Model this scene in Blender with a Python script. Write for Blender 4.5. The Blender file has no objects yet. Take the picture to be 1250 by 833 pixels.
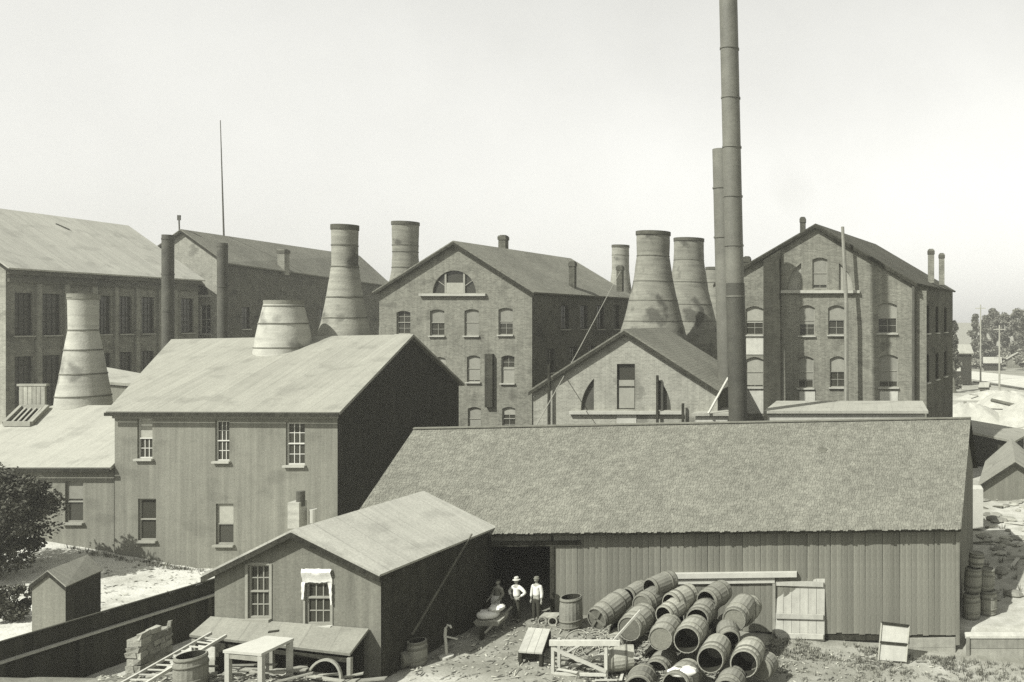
import bpy, math, random
from mathutils import Vector, Matrix
from mathutils.geometry import tessellate_polygon
random.seed(7)
R = math.radians
sc = bpy.context.scene
col = sc.collection

# ------------------------------------------------------------------ camera
F, PX, HY, H = 1000.0, 1070.0, 392.0, 12.0      # focal length, principal point (in photo pixels), eye height in m
cam_d = bpy.data.cameras.new('camera'); cam = bpy.data.objects.new('camera', cam_d); col.objects.link(cam)
cam.location = (0, 0, H); cam.rotation_euler = (R(90), 0, 0)
cam_d.sensor_width = 36; cam_d.lens = 36*F/1250
cam_d.shift_x = (625-PX)/1250; cam_d.shift_y = (HY-416.5)/1250
cam_d.clip_start = .5; cam_d.clip_end = 9000
sc.camera = cam

# ------------------------------------------------------------------ sky, sun, exposure
SUN = Vector((.52, .74, -1.0)).normalized()
w = bpy.data.worlds.new('World'); sc.world = w; w.use_nodes = True
nt = w.node_tree; nt.nodes.clear()
out = nt.nodes.new('ShaderNodeOutputWorld'); bg = nt.nodes.new('ShaderNodeBackground')
sky = nt.nodes.new('ShaderNodeTexSky'); sky.sky_type = 'NISHITA'; sky.sun_disc = False
sky.sun_elevation = math.asin(-SUN.z); sky.sun_rotation = math.atan2(-SUN.x, -SUN.y)
sky.air_density = 4.4; sky.dust_density = 0.0; sky.ozone_density = 1.0; sky.altitude = 0
bw = nt.nodes.new('ShaderNodeRGBToBW'); tint = nt.nodes.new('ShaderNodeVectorMath'); tint.operation = 'SCALE'
tint.inputs[0].default_value = (1.0, 1.0, .955)
wtc = nt.nodes.new('ShaderNodeTexCoord'); wn = nt.nodes.new('ShaderNodeTexNoise'); wn.inputs['Scale'].default_value = 3.2; wn.inputs['Detail'].default_value = 7; wn.inputs['Roughness'].default_value = .62
wm_ = nt.nodes.new('ShaderNodeMath'); wm_.operation = 'MULTIPLY_ADD'; wm_.inputs[1].default_value = .3; wm_.inputs[2].default_value = .85
wx_ = nt.nodes.new('ShaderNodeMath'); wx_.operation = 'MULTIPLY'      # faint noise mottling multiplied into the sky brightness
nt.links.new(wtc.outputs['Generated'], wn.inputs['Vector']); nt.links.new(wn.outputs['Fac'], wm_.inputs[0])
nt.links.new(sky.outputs[0], bw.inputs[0]); nt.links.new(bw.outputs[0], wx_.inputs[0]); nt.links.new(wm_.outputs[0], wx_.inputs[1]); nt.links.new(wx_.outputs[0], tint.inputs['Scale'])
nt.links.new(tint.outputs[0], bg.inputs['Color']); bg.inputs['Strength'].default_value = .1
nt.links.new(bg.outputs[0], out.inputs[0])
sd = bpy.data.lights.new('sun', 'SUN'); sd.energy = 5.0; sd.angle = R(.6); sd.color = (1, .993, .955)
sun = bpy.data.objects.new('sun', sd); col.objects.link(sun)
sun.rotation_euler = SUN.to_track_quat('-Z', 'Y').to_euler(); sun.location = (-40, -40, 80)
vs = sc.view_settings; vs.view_transform = 'Standard'; vs.look = 'None'; vs.gamma = 1; vs.exposure = 0.68; vs.use_curve_mapping = False
sc.render.engine = 'CYCLES'; sc.cycles.use_denoising = False; sc.cycles.max_bounces = 6; sc.cycles.volume_bounces = 1

# ------------------------------------------------------------------ helpers
def X(px, D): return (px-PX)*D/F
def Z(py, D): return H-(py-HY)*D/F
def P(px, py, D): return Vector((X(px, D), D, Z(py, D)))
def clamp(t, a=0., b=1.): return max(a, min(b, t))
def sst(t): t = clamp(t); return t*t*(3-2*t)
def lerp(a, b, t): return a+(b-a)*t

def gz(x, y):
    """height of the ground"""
    s = clamp((x+12.3)/15.7, 0, 1.12)
    z = -1.9*s
    z = lerp(z, -1.05*s, sst((y-34.3)/.5))
    z += lerp(.8, -.42, clamp((x+40.7)/6.9, -.6, 1))*sst((y-32)/9)*sst((-24-x)/3)*(1-sst((y-60)/20))
    z += 1.15*sst((27.3-y)/2.6)*sst((-14.5-x)/3.5)
    return z

def tone(v):
    return (v, v*.998, v*(.73+.23*math.sqrt(v)))

class MB:
    """collects faces; build() links them as one mesh object"""
    def __init__(s): s.v = []; s.f = []; s.m = None
    def poly(s, pts):
        i = len(s.v); s.v += [Vector(p) for p in pts]; s.f.append(list(range(i, i+len(pts))))
    def grid(s, rows, close=False):
        i = len(s.v); n = len(rows[0])
        for r in rows: s.v += [Vector(p) for p in r]
        for a in range(len(rows)-1):
            for b in range(n if close else n-1):
                c = (b+1) % n
                s.f.append([i+a*n+b, i+a*n+c, i+(a+1)*n+c, i+(a+1)*n+b])
    def hexa(s, p):
        """eight points: bottom four counter-clockwise, then top four"""
        i = len(s.v); s.v += [Vector(q) for q in p]
        for f in ((3,2,1,0),(4,5,6,7),(0,1,5,4),(1,2,6,5),(2,3,7,6),(3,0,4,7)): s.f.append([i+k for k in f])
    def box(s, c, size, rz=0, rx=0, ry=0):
        m = Matrix.Translation(c) @ Matrix.Rotation(rz, 4, 'Z') @ Matrix.Rotation(ry, 4, 'Y') @ Matrix.Rotation(rx, 4, 'X')
        a, b, d = [q/2 for q in size]
        s.hexa([m @ Vector(q) for q in ((-a,-b,-d),(a,-b,-d),(a,b,-d),(-a,b,-d),(-a,-b,d),(a,-b,d),(a,b,d),(-a,b,d))])
    def beam(s, p, q, wd, ht, up=Vector((0,0,1))):
        p, q = Vector(p), Vector(q); d = (q-p).normalized()
        if abs(d.dot(up)) > .95: up = Vector((0,1,0))
        r = d.cross(up).normalized()*wd/2; u = r.cross(d).normalized()*ht/2
        s.hexa([p-r-u, p+r-u, q+r-u, q-r-u, p-r+u, p+r+u, q+r+u, q-r+u])
    def slab(s, a, b, c, d, t):
        """a roof plate: top corners a b c d counter-clockwise from above, thickness t"""
        n = (b-a).cross(d-a).normalized()*t
        s.hexa([a-n, b-n, c-n, d-n, a, b, c, d])
    def lathe(s, prof, c=(0,0,0), n=28, cap_top=False, cap_bot=False, wob=0, rng=None, lean=0):
        c = Vector(c); rows = []
        for r, z in prof:
            row = []
            for k in range(n):
                a = 2*math.pi*k/n; rr = r*(1+(rng.uniform(-wob, wob) if rng else 0)+lean*(.5*math.sin(2*a+z*.35)+.35*math.sin(3*a-z*.8)+.3*math.sin(z*2.1+a)))
                row.append(c+Vector((rr*math.cos(a), rr*math.sin(a), z)))
            rows.append(row)
        s.grid(rows, True)
        if cap_top: s.poly(rows[-1])
        if cap_bot: s.poly(rows[0][::-1])
    def tube(s, pts, rad, n=8, cap=True):
        pts = [Vector(p) for p in pts]
        if not isinstance(rad, (list, tuple)): rad = [rad]*len(pts)
        rows = []
        for i, p in enumerate(pts):
            d = (pts[min(i+1, len(pts)-1)]-pts[max(i-1, 0)]).normalized()
            a = Vector((1,0,0)) if abs(d.x) < .8 else Vector((0,1,0))
            u = d.cross(a).normalized(); v_ = d.cross(u)
            rows.append([p+u*rad[i]*math.cos(2*math.pi*k/n)+v_*rad[i]*math.sin(2*math.pi*k/n) for k in range(n)])
        s.grid(rows, True)
        if cap: s.poly(rows[-1]); s.poly(rows[0][::-1])
    def mesh(s, name, off=Vector((0,0,0)), smooth=False, uv=True):
        me = bpy.data.meshes.new(name)
        me.from_pydata([tuple(q-off) for q in s.v], [], s.f)
        if uv:
            lay = me.uv_layers.new(name='uv').data
            for pl in me.polygons:
                n = pl.normal
                t = Vector((0,0,1)).cross(n)
                t = Vector((1,0,0)) if t.length < .05 else t.normalized()
                b = n.cross(t)
                for li in pl.loop_indices:
                    q = me.vertices[me.loops[li].vertex_index].co+off
                    lay[li].uv = (q.dot(t), q.dot(b))
        if smooth:
            me.shade_smooth(); me.set_sharp_from_angle(angle=R(38))
        return me
    def build(s, name, mat, parent=None, smooth=False, uv=True, base=None):
        off = parent_world(parent) if parent else (Vector(base) if base else Vector((0,0,0)))
        me = s.mesh(name, off, smooth, uv); me.materials.append(mat)
        o = bpy.data.objects.new(name, me); col.objects.link(o)
        if parent: o.parent = parent
        elif base: o.location = base
        return o

def parent_world(p):
    v = Vector((0,0,0))
    while p: v += p.location; p = p.parent
    return v
def tag(o, label=None, cat=None, group=None, kind=None):
    if label: o['label'] = label
    if cat: o['category'] = cat
    if group: o['group'] = group
    if kind: o['kind'] = kind
    return o
def thing(name, loc, label, cat, group=None, rz=0):
    o = bpy.data.objects.new(name, None); col.objects.link(o); o.empty_display_size = .3
    o.location = loc; o.rotation_euler.z = rz
    return tag(o, label, cat, group)
def inst(name, me, parent, loc=(0,0,0), rot=(0,0,0), scale=(1,1,1)):
    o = bpy.data.objects.new(name, me); col.objects.link(o)
    o.parent = parent; o.location = loc; o.rotation_euler = rot; o.scale = scale
    return o

# ------------------------------------------------------------------ materials
MATS = {}
def mat(name, v, rough=.9, big=(.35,.25), mid=(2.5,.2), fine=(18,.2), streak=0, brick=0, bump=.3, objr=0, isl=0,
        spec=.06, coord='UV', courses=0, stain=0, metallic=0, hband=0, boards=None):
    if name in MATS: return MATS[name]
    m = bpy.data.materials.new(name); m.use_nodes = True; MATS[name] = m
    N = m.node_tree.nodes; L = m.node_tree.links; bs = N['Principled BSDF']
    tc = N.new('ShaderNodeTexCoord'); co = tc.outputs[coord]
    def math_(op, a, b=None, c=None):
        n = N.new('ShaderNodeMath'); n.operation = op
        for i, q in enumerate((a, b, c)):
            if q is None: continue
            if isinstance(q, (int, float)): n.inputs[i].default_value = q
            else: L.new(q, n.inputs[i])
        return n.outputs[0]
    def noise(scale, detail=4, mp=None):
        n = N.new('ShaderNodeTexNoise'); n.inputs['Scale'].default_value = scale; n.inputs['Detail'].default_value = detail
        if mp:
            g = N.new('ShaderNodeMapping'); g.inputs['Scale'].default_value = mp; L.new(co, g.inputs['Vector']); L.new(g.outputs[0], n.inputs['Vector'])
        else: L.new(co, n.inputs['Vector'])
        return n.outputs['Fac']
    f = None; hgt = None
    def mul(x):
        nonlocal f
        f = x if f is None else math_('MULTIPLY', f, x)
    for (s_, a) in (big, mid, fine):
        if a:
            q = noise(s_)
            mul(math_('MULTIPLY_ADD', q, 4*a, 1-2*a)); hgt = q
    if streak: mul(math_('MULTIPLY_ADD', noise(1, 5, (5, .22, 1)), 4*streak, 1-2*streak))
    if boards:
        per, dep, var = boards; sx = N.new('ShaderNodeSeparateXYZ'); L.new(co, sx.inputs[0]); q = math_('DIVIDE', sx.outputs[0], per)
        mul(math_('MULTIPLY_ADD', math_('LESS_THAN', math_('FRACT', q), .05), -dep, 1))
        wn_ = N.new('ShaderNodeTexWhiteNoise'); wn_.noise_dimensions = '1D'; L.new(math_('FLOOR', q), wn_.inputs['W']); mul(math_('MULTIPLY_ADD', wn_.outputs['Value'], 2*var, 1-var))
    if hband: mul(math_('MULTIPLY_ADD', noise(1, 4, (.5, .5, 5)), 4*hband, 1-2*hband))
    if stain:
        q = noise(.55, 3, (1, 1.4, 1)); mul(math_('SUBTRACT', 1, math_('MULTIPLY', math_('SMOOTH_MIN', math_('MAXIMUM', math_('SUBTRACT', q, .56), 0), .1, .02), stain*8)))
    if brick:
        b = N.new('ShaderNodeTexBrick'); L.new(co, b.inputs['Vector']); b.inputs['Scale'].default_value = 1
        b.inputs['Brick Width'].default_value = .26; b.inputs['Row Height'].default_value = .09; b.inputs['Mortar Size'].default_value = .009
        b.inputs['Color1'].default_value = (1-brick,)*3+(1,); b.inputs['Color2'].default_value = (1+brick,)*3+(1,); b.inputs['Mortar'].default_value = (1.3, 1.3, 1.3, 1)
        sp = N.new('ShaderNodeSeparateColor'); L.new(b.outputs['Color'], sp.inputs[0]); mul(sp.outputs[0])
        hgt = math_('SUBTRACT', hgt, math_('MULTIPLY', b.outputs['Fac'], .6))
    if courses:
        sx = N.new('ShaderNodeSeparateXYZ'); L.new(co, sx.inputs[0])
        fr = math_('FRACT', math_('DIVIDE', sx.outputs[1], courses))
        mul(math_('MULTIPLY_ADD', math_('LESS_THAN', fr, .1), -.3, 1))
        hgt = math_('ADD', hgt, math_('MULTIPLY', fr, -.5))
    if objr:
        oi = N.new('ShaderNodeObjectInfo'); mul(math_('MULTIPLY_ADD', oi.outputs['Random'], 2*objr, 1-objr))
    if isl:
        g = N.new('ShaderNodeNewGeometry'); mul(math_('MULTIPLY_ADD', g.outputs['Random Per Island'], 2*isl, 1-isl))
    c = tone(v)
    vm = N.new('ShaderNodeVectorMath'); vm.operation = 'SCALE'; vm.inputs[0].default_value = c
    L.new(math_('MAXIMUM', f, .15), vm.inputs['Scale']); L.new(vm.outputs[0], bs.inputs['Base Color'])
    bs.inputs['Roughness'].default_value = rough; bs.inputs['Specular IOR Level'].default_value = spec; bs.inputs['Metallic'].default_value = metallic
    if bump and hgt is not None:
        bn = N.new('ShaderNodeBump'); bn.inputs['Strength'].default_value = bump; bn.inputs['Distance'].default_value = .04
        L.new(hgt, bn.inputs['Height']); L.new(bn.outputs[0], bs.inputs['Normal'])
    return m

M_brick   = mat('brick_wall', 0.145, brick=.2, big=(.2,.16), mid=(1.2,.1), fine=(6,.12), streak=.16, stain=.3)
M_brickd  = mat('brick_dark_and_shaded', 0.07, brick=.22, big=(.25,.25), mid=(1.6,.22), fine=(14,.12), streak=.15, stain=.4)  # dark brick; on right-hand walls the darkness stands for shade
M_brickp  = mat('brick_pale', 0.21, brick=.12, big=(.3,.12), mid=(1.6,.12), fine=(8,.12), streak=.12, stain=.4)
M_brickm  = mat('brick_dark_in_shade', 0.12, brick=.22, big=(.25,.22), mid=(1.6,.2), fine=(14,.12), streak=.12, stain=.4)  # darker brick with the mill side's shade in its tone
M_flue    = mat('brick_flue_dark', 0.04, brick=.2, big=(.3,.3), mid=(1.6,.2), streak=.15)  # very dark brick for the flue strips
M_plaster = mat('painted_boarding', 0.152, big=(.35,.07), mid=(2,.06), fine=(12,.14), streak=.17, bump=.15, stain=.2, boards=(.27,.08,.05))
M_house   = mat('weathered_boarding', 0.14, big=(.5,.07), mid=(3,.06), fine=(12,.14), streak=.17, bump=.15, stain=.15, boards=(.22,.08,.05))
M_darkwd  = mat('dark_and_shaded_wood', 0.03, big=(.5,.2), mid=(3,.3), fine=(12,.35), streak=.3, objr=.25)  # dark wood; also colours shaded house sides and roof edges
M_plank   = mat('barn_plank', 0.15, big=(.5,.12), mid=(3,.1), fine=(25,.14), streak=.3, objr=.16, bump=.3)
M_fence   = mat('fence_board', 0.045, big=(.5,.2), mid=(3,.2), fine=(25,.15), streak=.2, objr=.2)
M_tar     = mat('pale_roofing', 0.205, big=(.4,.07), mid=(2,.06), fine=(12,.14), streak=.1, bump=.15, stain=.2, boards=(.95,.14,.06))
M_tarl    = mat('light_roofing', 0.31, big=(.4,.07), mid=(2,.06), fine=(12,.14), streak=.1, bump=.15, stain=.2, boards=(.95,.14,.06))
M_white   = mat('white_roofing', 0.25, big=(.4,.06), mid=(2,.06), fine=(12,.12), streak=.08, bump=.15, stain=.2, boards=(.95,.1,.04))
M_shing   = mat('wood_shingle', 0.14, big=(.3,.1), mid=(2.2,.18), fine=(9,.14), isl=.13, bump=.2, coord='Object')
M_slate   = mat('shingle_roof', 0.13, big=(.3,.2), mid=(2.5,.2), fine=(14,.25), courses=.24, bump=.5)
M_slated  = mat('dark_shingle_roof', 0.055, big=(.3,.2), mid=(2.5,.2), fine=(14,.25), courses=.24, bump=.5)
M_kiln    = mat('whitewashed_kiln', 0.3, big=(.5,.1), mid=(1.8,.08), fine=(10,.08), hband=.14, bump=.3, stain=.6, coord='Object')
M_kilnb   = mat('kiln_brick', 0.165, big=(.4,.14), mid=(1.8,.12), fine=(10,.1), hband=.22, bump=.4, stain=.7, coord='Object')
M_kilng   = mat('grey_whitewash_kiln', 0.21, big=(.4,.14), mid=(1.8,.1), fine=(10,.1), hband=.2, bump=.4, stain=.7, coord='Object')
M_soot    = mat('sooty_rim', 0.07, big=(.8,.2), mid=(3,.2))
M_iron    = mat('rusty_iron', 0.055, rough=.7, big=(.3,.3), mid=(2,.25), fine=(12,.15), streak=.15, bump=.2, coord='Object', spec=.3)
M_stack   = mat('sheet_iron_stack', 0.105, rough=.65, big=(.15,.3), mid=(1.0,.2), fine=(8,.12), bump=.15, coord='Object', spec=.35)
M_strap   = mat('iron_strap', .10, rough=.8, big=(.5,.3), mid=(2,.25), fine=(12,.15), coord='Object')
M_stackd  = mat('tarred_iron', 0.05, rough=.7, big=(.3,.3), mid=(1.5,.2), fine=(8,.15), bump=.2, coord='Object', spec=.3)
M_paint   = mat('white_paint', 0.36, big=(.8,.06), mid=(4,.08), fine=(25,.06), bump=.05)
M_trim    = mat('grey_trim', 0.22, big=(.8,.1), mid=(4,.12), fine=(25,.1), bump=.1)
M_sash    = mat('sash_paint', .42, big=(.8,.06), mid=(4,.08), fine=(25,.06), bump=.05)
M_blind   = mat('window_blind', 0.22, big=(.8,.1), mid=(4,.1), fine=(25,.06), bump=.05, objr=.25)
M_stone   = mat('sill_stone', 0.3, big=(.8,.12), mid=(4,.12), fine=(20,.1), bump=.2)
M_wood    = mat('grey_lumber', 0.22, big=(.8,.15), mid=(4,.15), fine=(25,.15), streak=.15, objr=.2, bump=.2)
M_woodp   = mat('pale_lumber', 0.34, big=(.8,.1), mid=(4,.1), fine=(25,.1), streak=.1, objr=.12, bump=.1)
M_barrel  = mat('barrel_stave', 0.2, big=(.8,.18), mid=(4,.15), fine=(20,.15), objr=.35, bump=.3, coord='Object')
M_bhoop   = mat('barrel_hoop', 0.14, big=(.8,.15), mid=(4,.15), fine=(20,.1), objr=.3, coord='Object')
M_bshade   = mat('barrel_inside_shade', 0.03, big=(.8,.15), mid=(4,.15), fine=(20,.1), coord='Object')  # shade inside the barrel mouths put into the colour
M_bhead   = mat('barrel_head', 0.13, big=(.8,.15), mid=(4,.15), fine=(20,.15), objr=.4, coord='Object')
M_rubble  = mat('rubble_stone', 0.22, big=(.8,.15), mid=(3,.2), fine=(15,.2), objr=.35, bump=.6, coord='Object')
M_clay    = mat('pale_clay', 0.31, big=(.2,.15), mid=(1.2,.15), fine=(8,.15), bump=.8, coord='Object')
M_road    = mat('dusty_road', 0.36, big=(.05,.1), mid=(.6,.1), fine=(5,.1), coord='Object')
M_leaf    = mat('dark_leaf', 0.055, big=(.6,.2), mid=(2,.2), fine=(9,.1), isl=.5, bump=0, coord='Object')
M_leafp   = mat('far_leaf', 0.12, big=(.1,.25), mid=(.5,.2), fine=(3,.1), isl=.45, bump=0, coord='Object')
M_grass   = mat('dry_weed', 0.15, big=(.4,.3), mid=(2,.2), fine=(9,.1), isl=.55, bump=0, coord='Object')
M_litter  = mat('litter', .2, big=(.4,.2), mid=(2,.2), fine=(9,.1), isl=.75, bump=0, coord='Object')
M_bark    = mat('bark', 0.09, big=(.8,.2), mid=(3,.2), fine=(15,.2), coord='Object')
M_skin    = mat('skin', 0.26, rough=.6, big=(1,.05), mid=(4,.05), fine=(25,.05), bump=0, coord='Object', spec=.3)
M_skinshade   = mat('skin_shaded', 0.2, rough=.6, big=(1,.05), mid=(4,.05), fine=(25,.05), bump=0, coord='Object', spec=.3)  # skin toned down for a face standing in shade
M_shirt   = mat('white_cotton', 0.55, big=(1,.04), mid=(5,.08), fine=(30,.05), bump=.2, coord='Object')
M_shirtd  = mat('dark_cotton', 0.14, big=(1,.08), mid=(5,.1), fine=(30,.05), bump=.2, coord='Object')
M_trous   = mat('dark_trousers', 0.04, big=(1,.08), mid=(5,.1), fine=(30,.05), bump=.2, coord='Object')
M_hair    = mat('dark_hair', .03, big=(1,.08), mid=(5,.1), fine=(30,.05), coord='Object')
M_hat     = mat('straw_hat', 0.42, big=(1,.08), mid=(5,.1), fine=(30,.08), coord='Object')
M_intshade= mat('interior_shade', .03, big=(1,.1), mid=(4,.1), fine=(20,.05), bump=0)  # dark colour for the shade inside the open hatch
def glass():
    m = bpy.data.materials.new('window_glass'); m.use_nodes = True; b = m.node_tree.nodes['Principled BSDF']
    b.inputs['Base Color'].default_value = (*tone(.035), 1); b.inputs['Roughness'].default_value = .12; b.inputs['Specular IOR Level'].default_value = .35
    n = m.node_tree.nodes.new('ShaderNodeTexNoise'); n.inputs['Scale'].default_value = 1.5
    bp = m.node_tree.nodes.new('ShaderNodeBump'); bp.inputs['Strength'].default_value = .08; m.node_tree.links.new(n.outputs[0], bp.inputs['Height']); m.node_tree.links.new(bp.outputs[0], b.inputs['Normal'])
    return m
M_glass = glass()

def ground_mat():
    m = bpy.data.materials.new('bare_earth'); m.use_nodes = True; N = m.node_tree.nodes; L = m.node_tree.links; b = N['Principled BSDF']
    at = N.new('ShaderNodeAttribute'); at.attribute_name = 'pale'; tc = N.new('ShaderNodeTexCoord')
    def noise(s, d=6):
        n = N.new('ShaderNodeTexNoise'); n.inputs['Scale'].default_value = s; n.inputs['Detail'].default_value = d; L.new(tc.outputs['Object'], n.inputs['Vector']); return n.outputs['Fac']
    def ma(op, a, b_, c=None):
        n = N.new('ShaderNodeMath'); n.operation = op
        for i, q in enumerate((a, b_, c)):
            if q is None: continue
            if isinstance(q, (int, float)): n.inputs[i].default_value = q
            else: L.new(q, n.inputs[i])
        return n.outputs[0]
    n1, n2, n3 = noise(.28), noise(1.7), noise(11)
    t = ma('ADD', at.outputs['Fac'], ma('MULTIPLY_ADD', n1, .7, -.35)); t = ma('ADD', t, ma('MULTIPLY_ADD', n2, .5, -.25)); t = ma('ADD', t, ma('MULTIPLY_ADD', n3, .26, -.13))
    cr = N.new('ShaderNodeValToRGB'); L.new(t, cr.inputs[0]); e = cr.color_ramp.elements
    e[0].position = .0; e[0].color = (*tone(.09), 1); e[1].position = 1; e[1].color = (*tone(.44), 1)
    x = e.new(.4); x.color = (*tone(.16), 1); x = e.new(.7); x.color = (*tone(.27), 1)
    L.new(cr.outputs[0], b.inputs['Base Color']); b.inputs['Roughness'].default_value = 1; b.inputs['Specular IOR Level'].default_value = .1
    bp = N.new('ShaderNodeBump'); bp.inputs['Strength'].default_value = .7; bp.inputs['Distance'].default_value = .08
    L.new(ma('ADD', n2, ma('MULTIPLY', n3, .5)), bp.inputs['Height']); L.new(bp.outputs[0], b.inputs['Normal'])
    return m
M_ground = ground_mat()

# ------------------------------------------------------------------ ground
def axis(stops):
    r = []
    for (a, b, st) in stops:
        n = max(1, round((b-a)/st)); r += [a+(b-a)*k/n for k in range(n)]
    return r+[stops[-1][1]]
gx = axis([(-3000,-400,400),(-400,-110,25),(-110,-46,4),(-46,8,.6),(8,30,1.2),(30,120,8),(120,600,60),(600,3000,400)])
gy = axis([(-40,16,8),(16,48,.5),(48,110,2.5),(110,400,20),(400,1200,200),(1200,6000,800)])
rn = random.Random(3)
def pale(x, y):
    v = .42
    if x < -22: v = lerp(v, .93, sst((y-26)/3)*sst((-22-x)/3))
    if x > 3: v = lerp(v, .74, sst((y-34)/1)*sst((x-3)/1))
    if y < 34 and -13 < x: v = lerp(.5, .62, sst((x+4)/6))
    if y > 110: v = lerp(.66, .42, sst((y-130)/80))
    d = math.hypot((x+15.2)/3.2, (y-27.3)/.8); v += .4*sst(1.3-d)
    return v
gv = []; gp = []
for yy in gy:
    for xx in gx:
        zz = gz(xx, yy)
        if -46 < xx < 30 and 20 < yy < 60: zz += rn.uniform(-.03, .03)
        gv.append((xx, yy, zz)); gp.append(pale(xx, yy))
nx = len(gx); gf = [(j*nx+i, j*nx+i+1, (j+1)*nx+i+1, (j+1)*nx+i) for j in range(len(gy)-1) for i in range(nx-1)]
me = bpy.data.meshes.new('ground'); me.from_pydata(gv, [], gf); me.shade_smooth(); me.materials.append(M_ground)
a = me.attributes.new('pale', 'FLOAT', 'POINT'); a.data.foreach_set('value', gp)
ground = bpy.data.objects.new('ground', me); col.objects.link(ground); tag(ground, kind='structure')
# dusty road far off on the right
b = MB(); rows = []
for px, y0, y1 in ((1150,449,458),(1190,453,463),(1220,456,468),(1250,459,473),(1300,464,481),(1400,474,496)):
    r = []
    for y in (y0, y1):
        D = (H+1.0)/(y-HY)*F; r.append((X(px, D), D, gz(X(px, D), D)+.06))
    rows.append(r)
b.grid(rows); tag(b.build('road', M_road), kind='structure')

# ------------------------------------------------------------------ walls, windows, gabled buildings
class Wall:
    """a wall plane from plan point a to b (left to right seen from outside), with holes"""
    def __init__(s, a, b):
        s.a = Vector((a[0], a[1], 0)); d = Vector((b[0], b[1], 0))-s.a; s.len = d.length; s.u = d.normalized()
        s.n = Vector((s.u.y, -s.u.x, 0)); s.holes = []; s.rz = math.atan2(s.u.y, s.u.x)
    def at(s, u, z, out=0): return s.a+s.u*u+s.n*out+Vector((0,0,z))
    def upx(s, px):
        k = (px-PX)/F; return (k*s.a.y-s.a.x)/(s.u.x-k*s.u.y)
    def zpx(s, px, py):
        return Z(py, (s.a+s.u*s.upx(px)).y)
    def rect(s, x0, x1, y0, y1):
        return s.upx(x0), s.upx(x1), s.zpx((x0+x1)/2, y1), s.zpx((x0+x1)/2, y0)
def arc_top(u0, u1, z0, z1, rise, n=7):
    p = [(u0, z0), (u1, z0), (u1, z1-rise)]; c = (u0+u1)/2; h = (u1-u0)/2
    for k in range(1, n): t = k/n; p.append((lerp(u1, u0, t), z1-rise+rise*math.sin(math.pi*t)))
    return p+[(u0, z1-rise)]
def half_disc(cu, z0, r, rz, n=18): return [(cu+r*math.cos(math.pi*k/n), z0+rz*math.sin(math.pi*k/n)) for k in range(n+1)]
def arc_side(cu, z0, r, cut, side, n=9):
    a0 = math.acos(cut/r); p = [(cu+side*cut, z0)]
    for k in range(n+1):
        a_ = a0*k/n; p.append((cu+side*r*math.cos(a_), z0+r*math.sin(a_)))
    q = [p[0]]+p[1:]
    return q if side > 0 else q[::-1]
def build_wall(wl, outline, matl, parent, name='wall', reveal=.22, thick=None):
    """outline in (u, z); the wall's openings are cut and given reveals"""
    b = MB()
    loops = [outline]+[h for h in wl.holes]
    pts = [q for l in loops for q in l]
    tris = tessellate_polygon([[Vector((u, z, 0)) for u, z in l] for l in loops])
    i = len(b.v); b.v += [wl.at(u, z) for u, z in pts]
    for t in tris:
        p = [Vector((*pts[k], 0)) for k in t]; t = list(t)
        if (p[1]-p[0]).cross(p[2]-p[0]).z < 0: t = t[::-1]
        b.f.append([i+k for k in t])
    for h in wl.holes:
        n = len(h)
        for k in range(n):
            p, q = h[k], h[(k+1) % n]
            b.poly([wl.at(*q), wl.at(*p), wl.at(*p, -reveal), wl.at(*q, -reveal)])
    return b.build(name, matl, parent)

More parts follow.
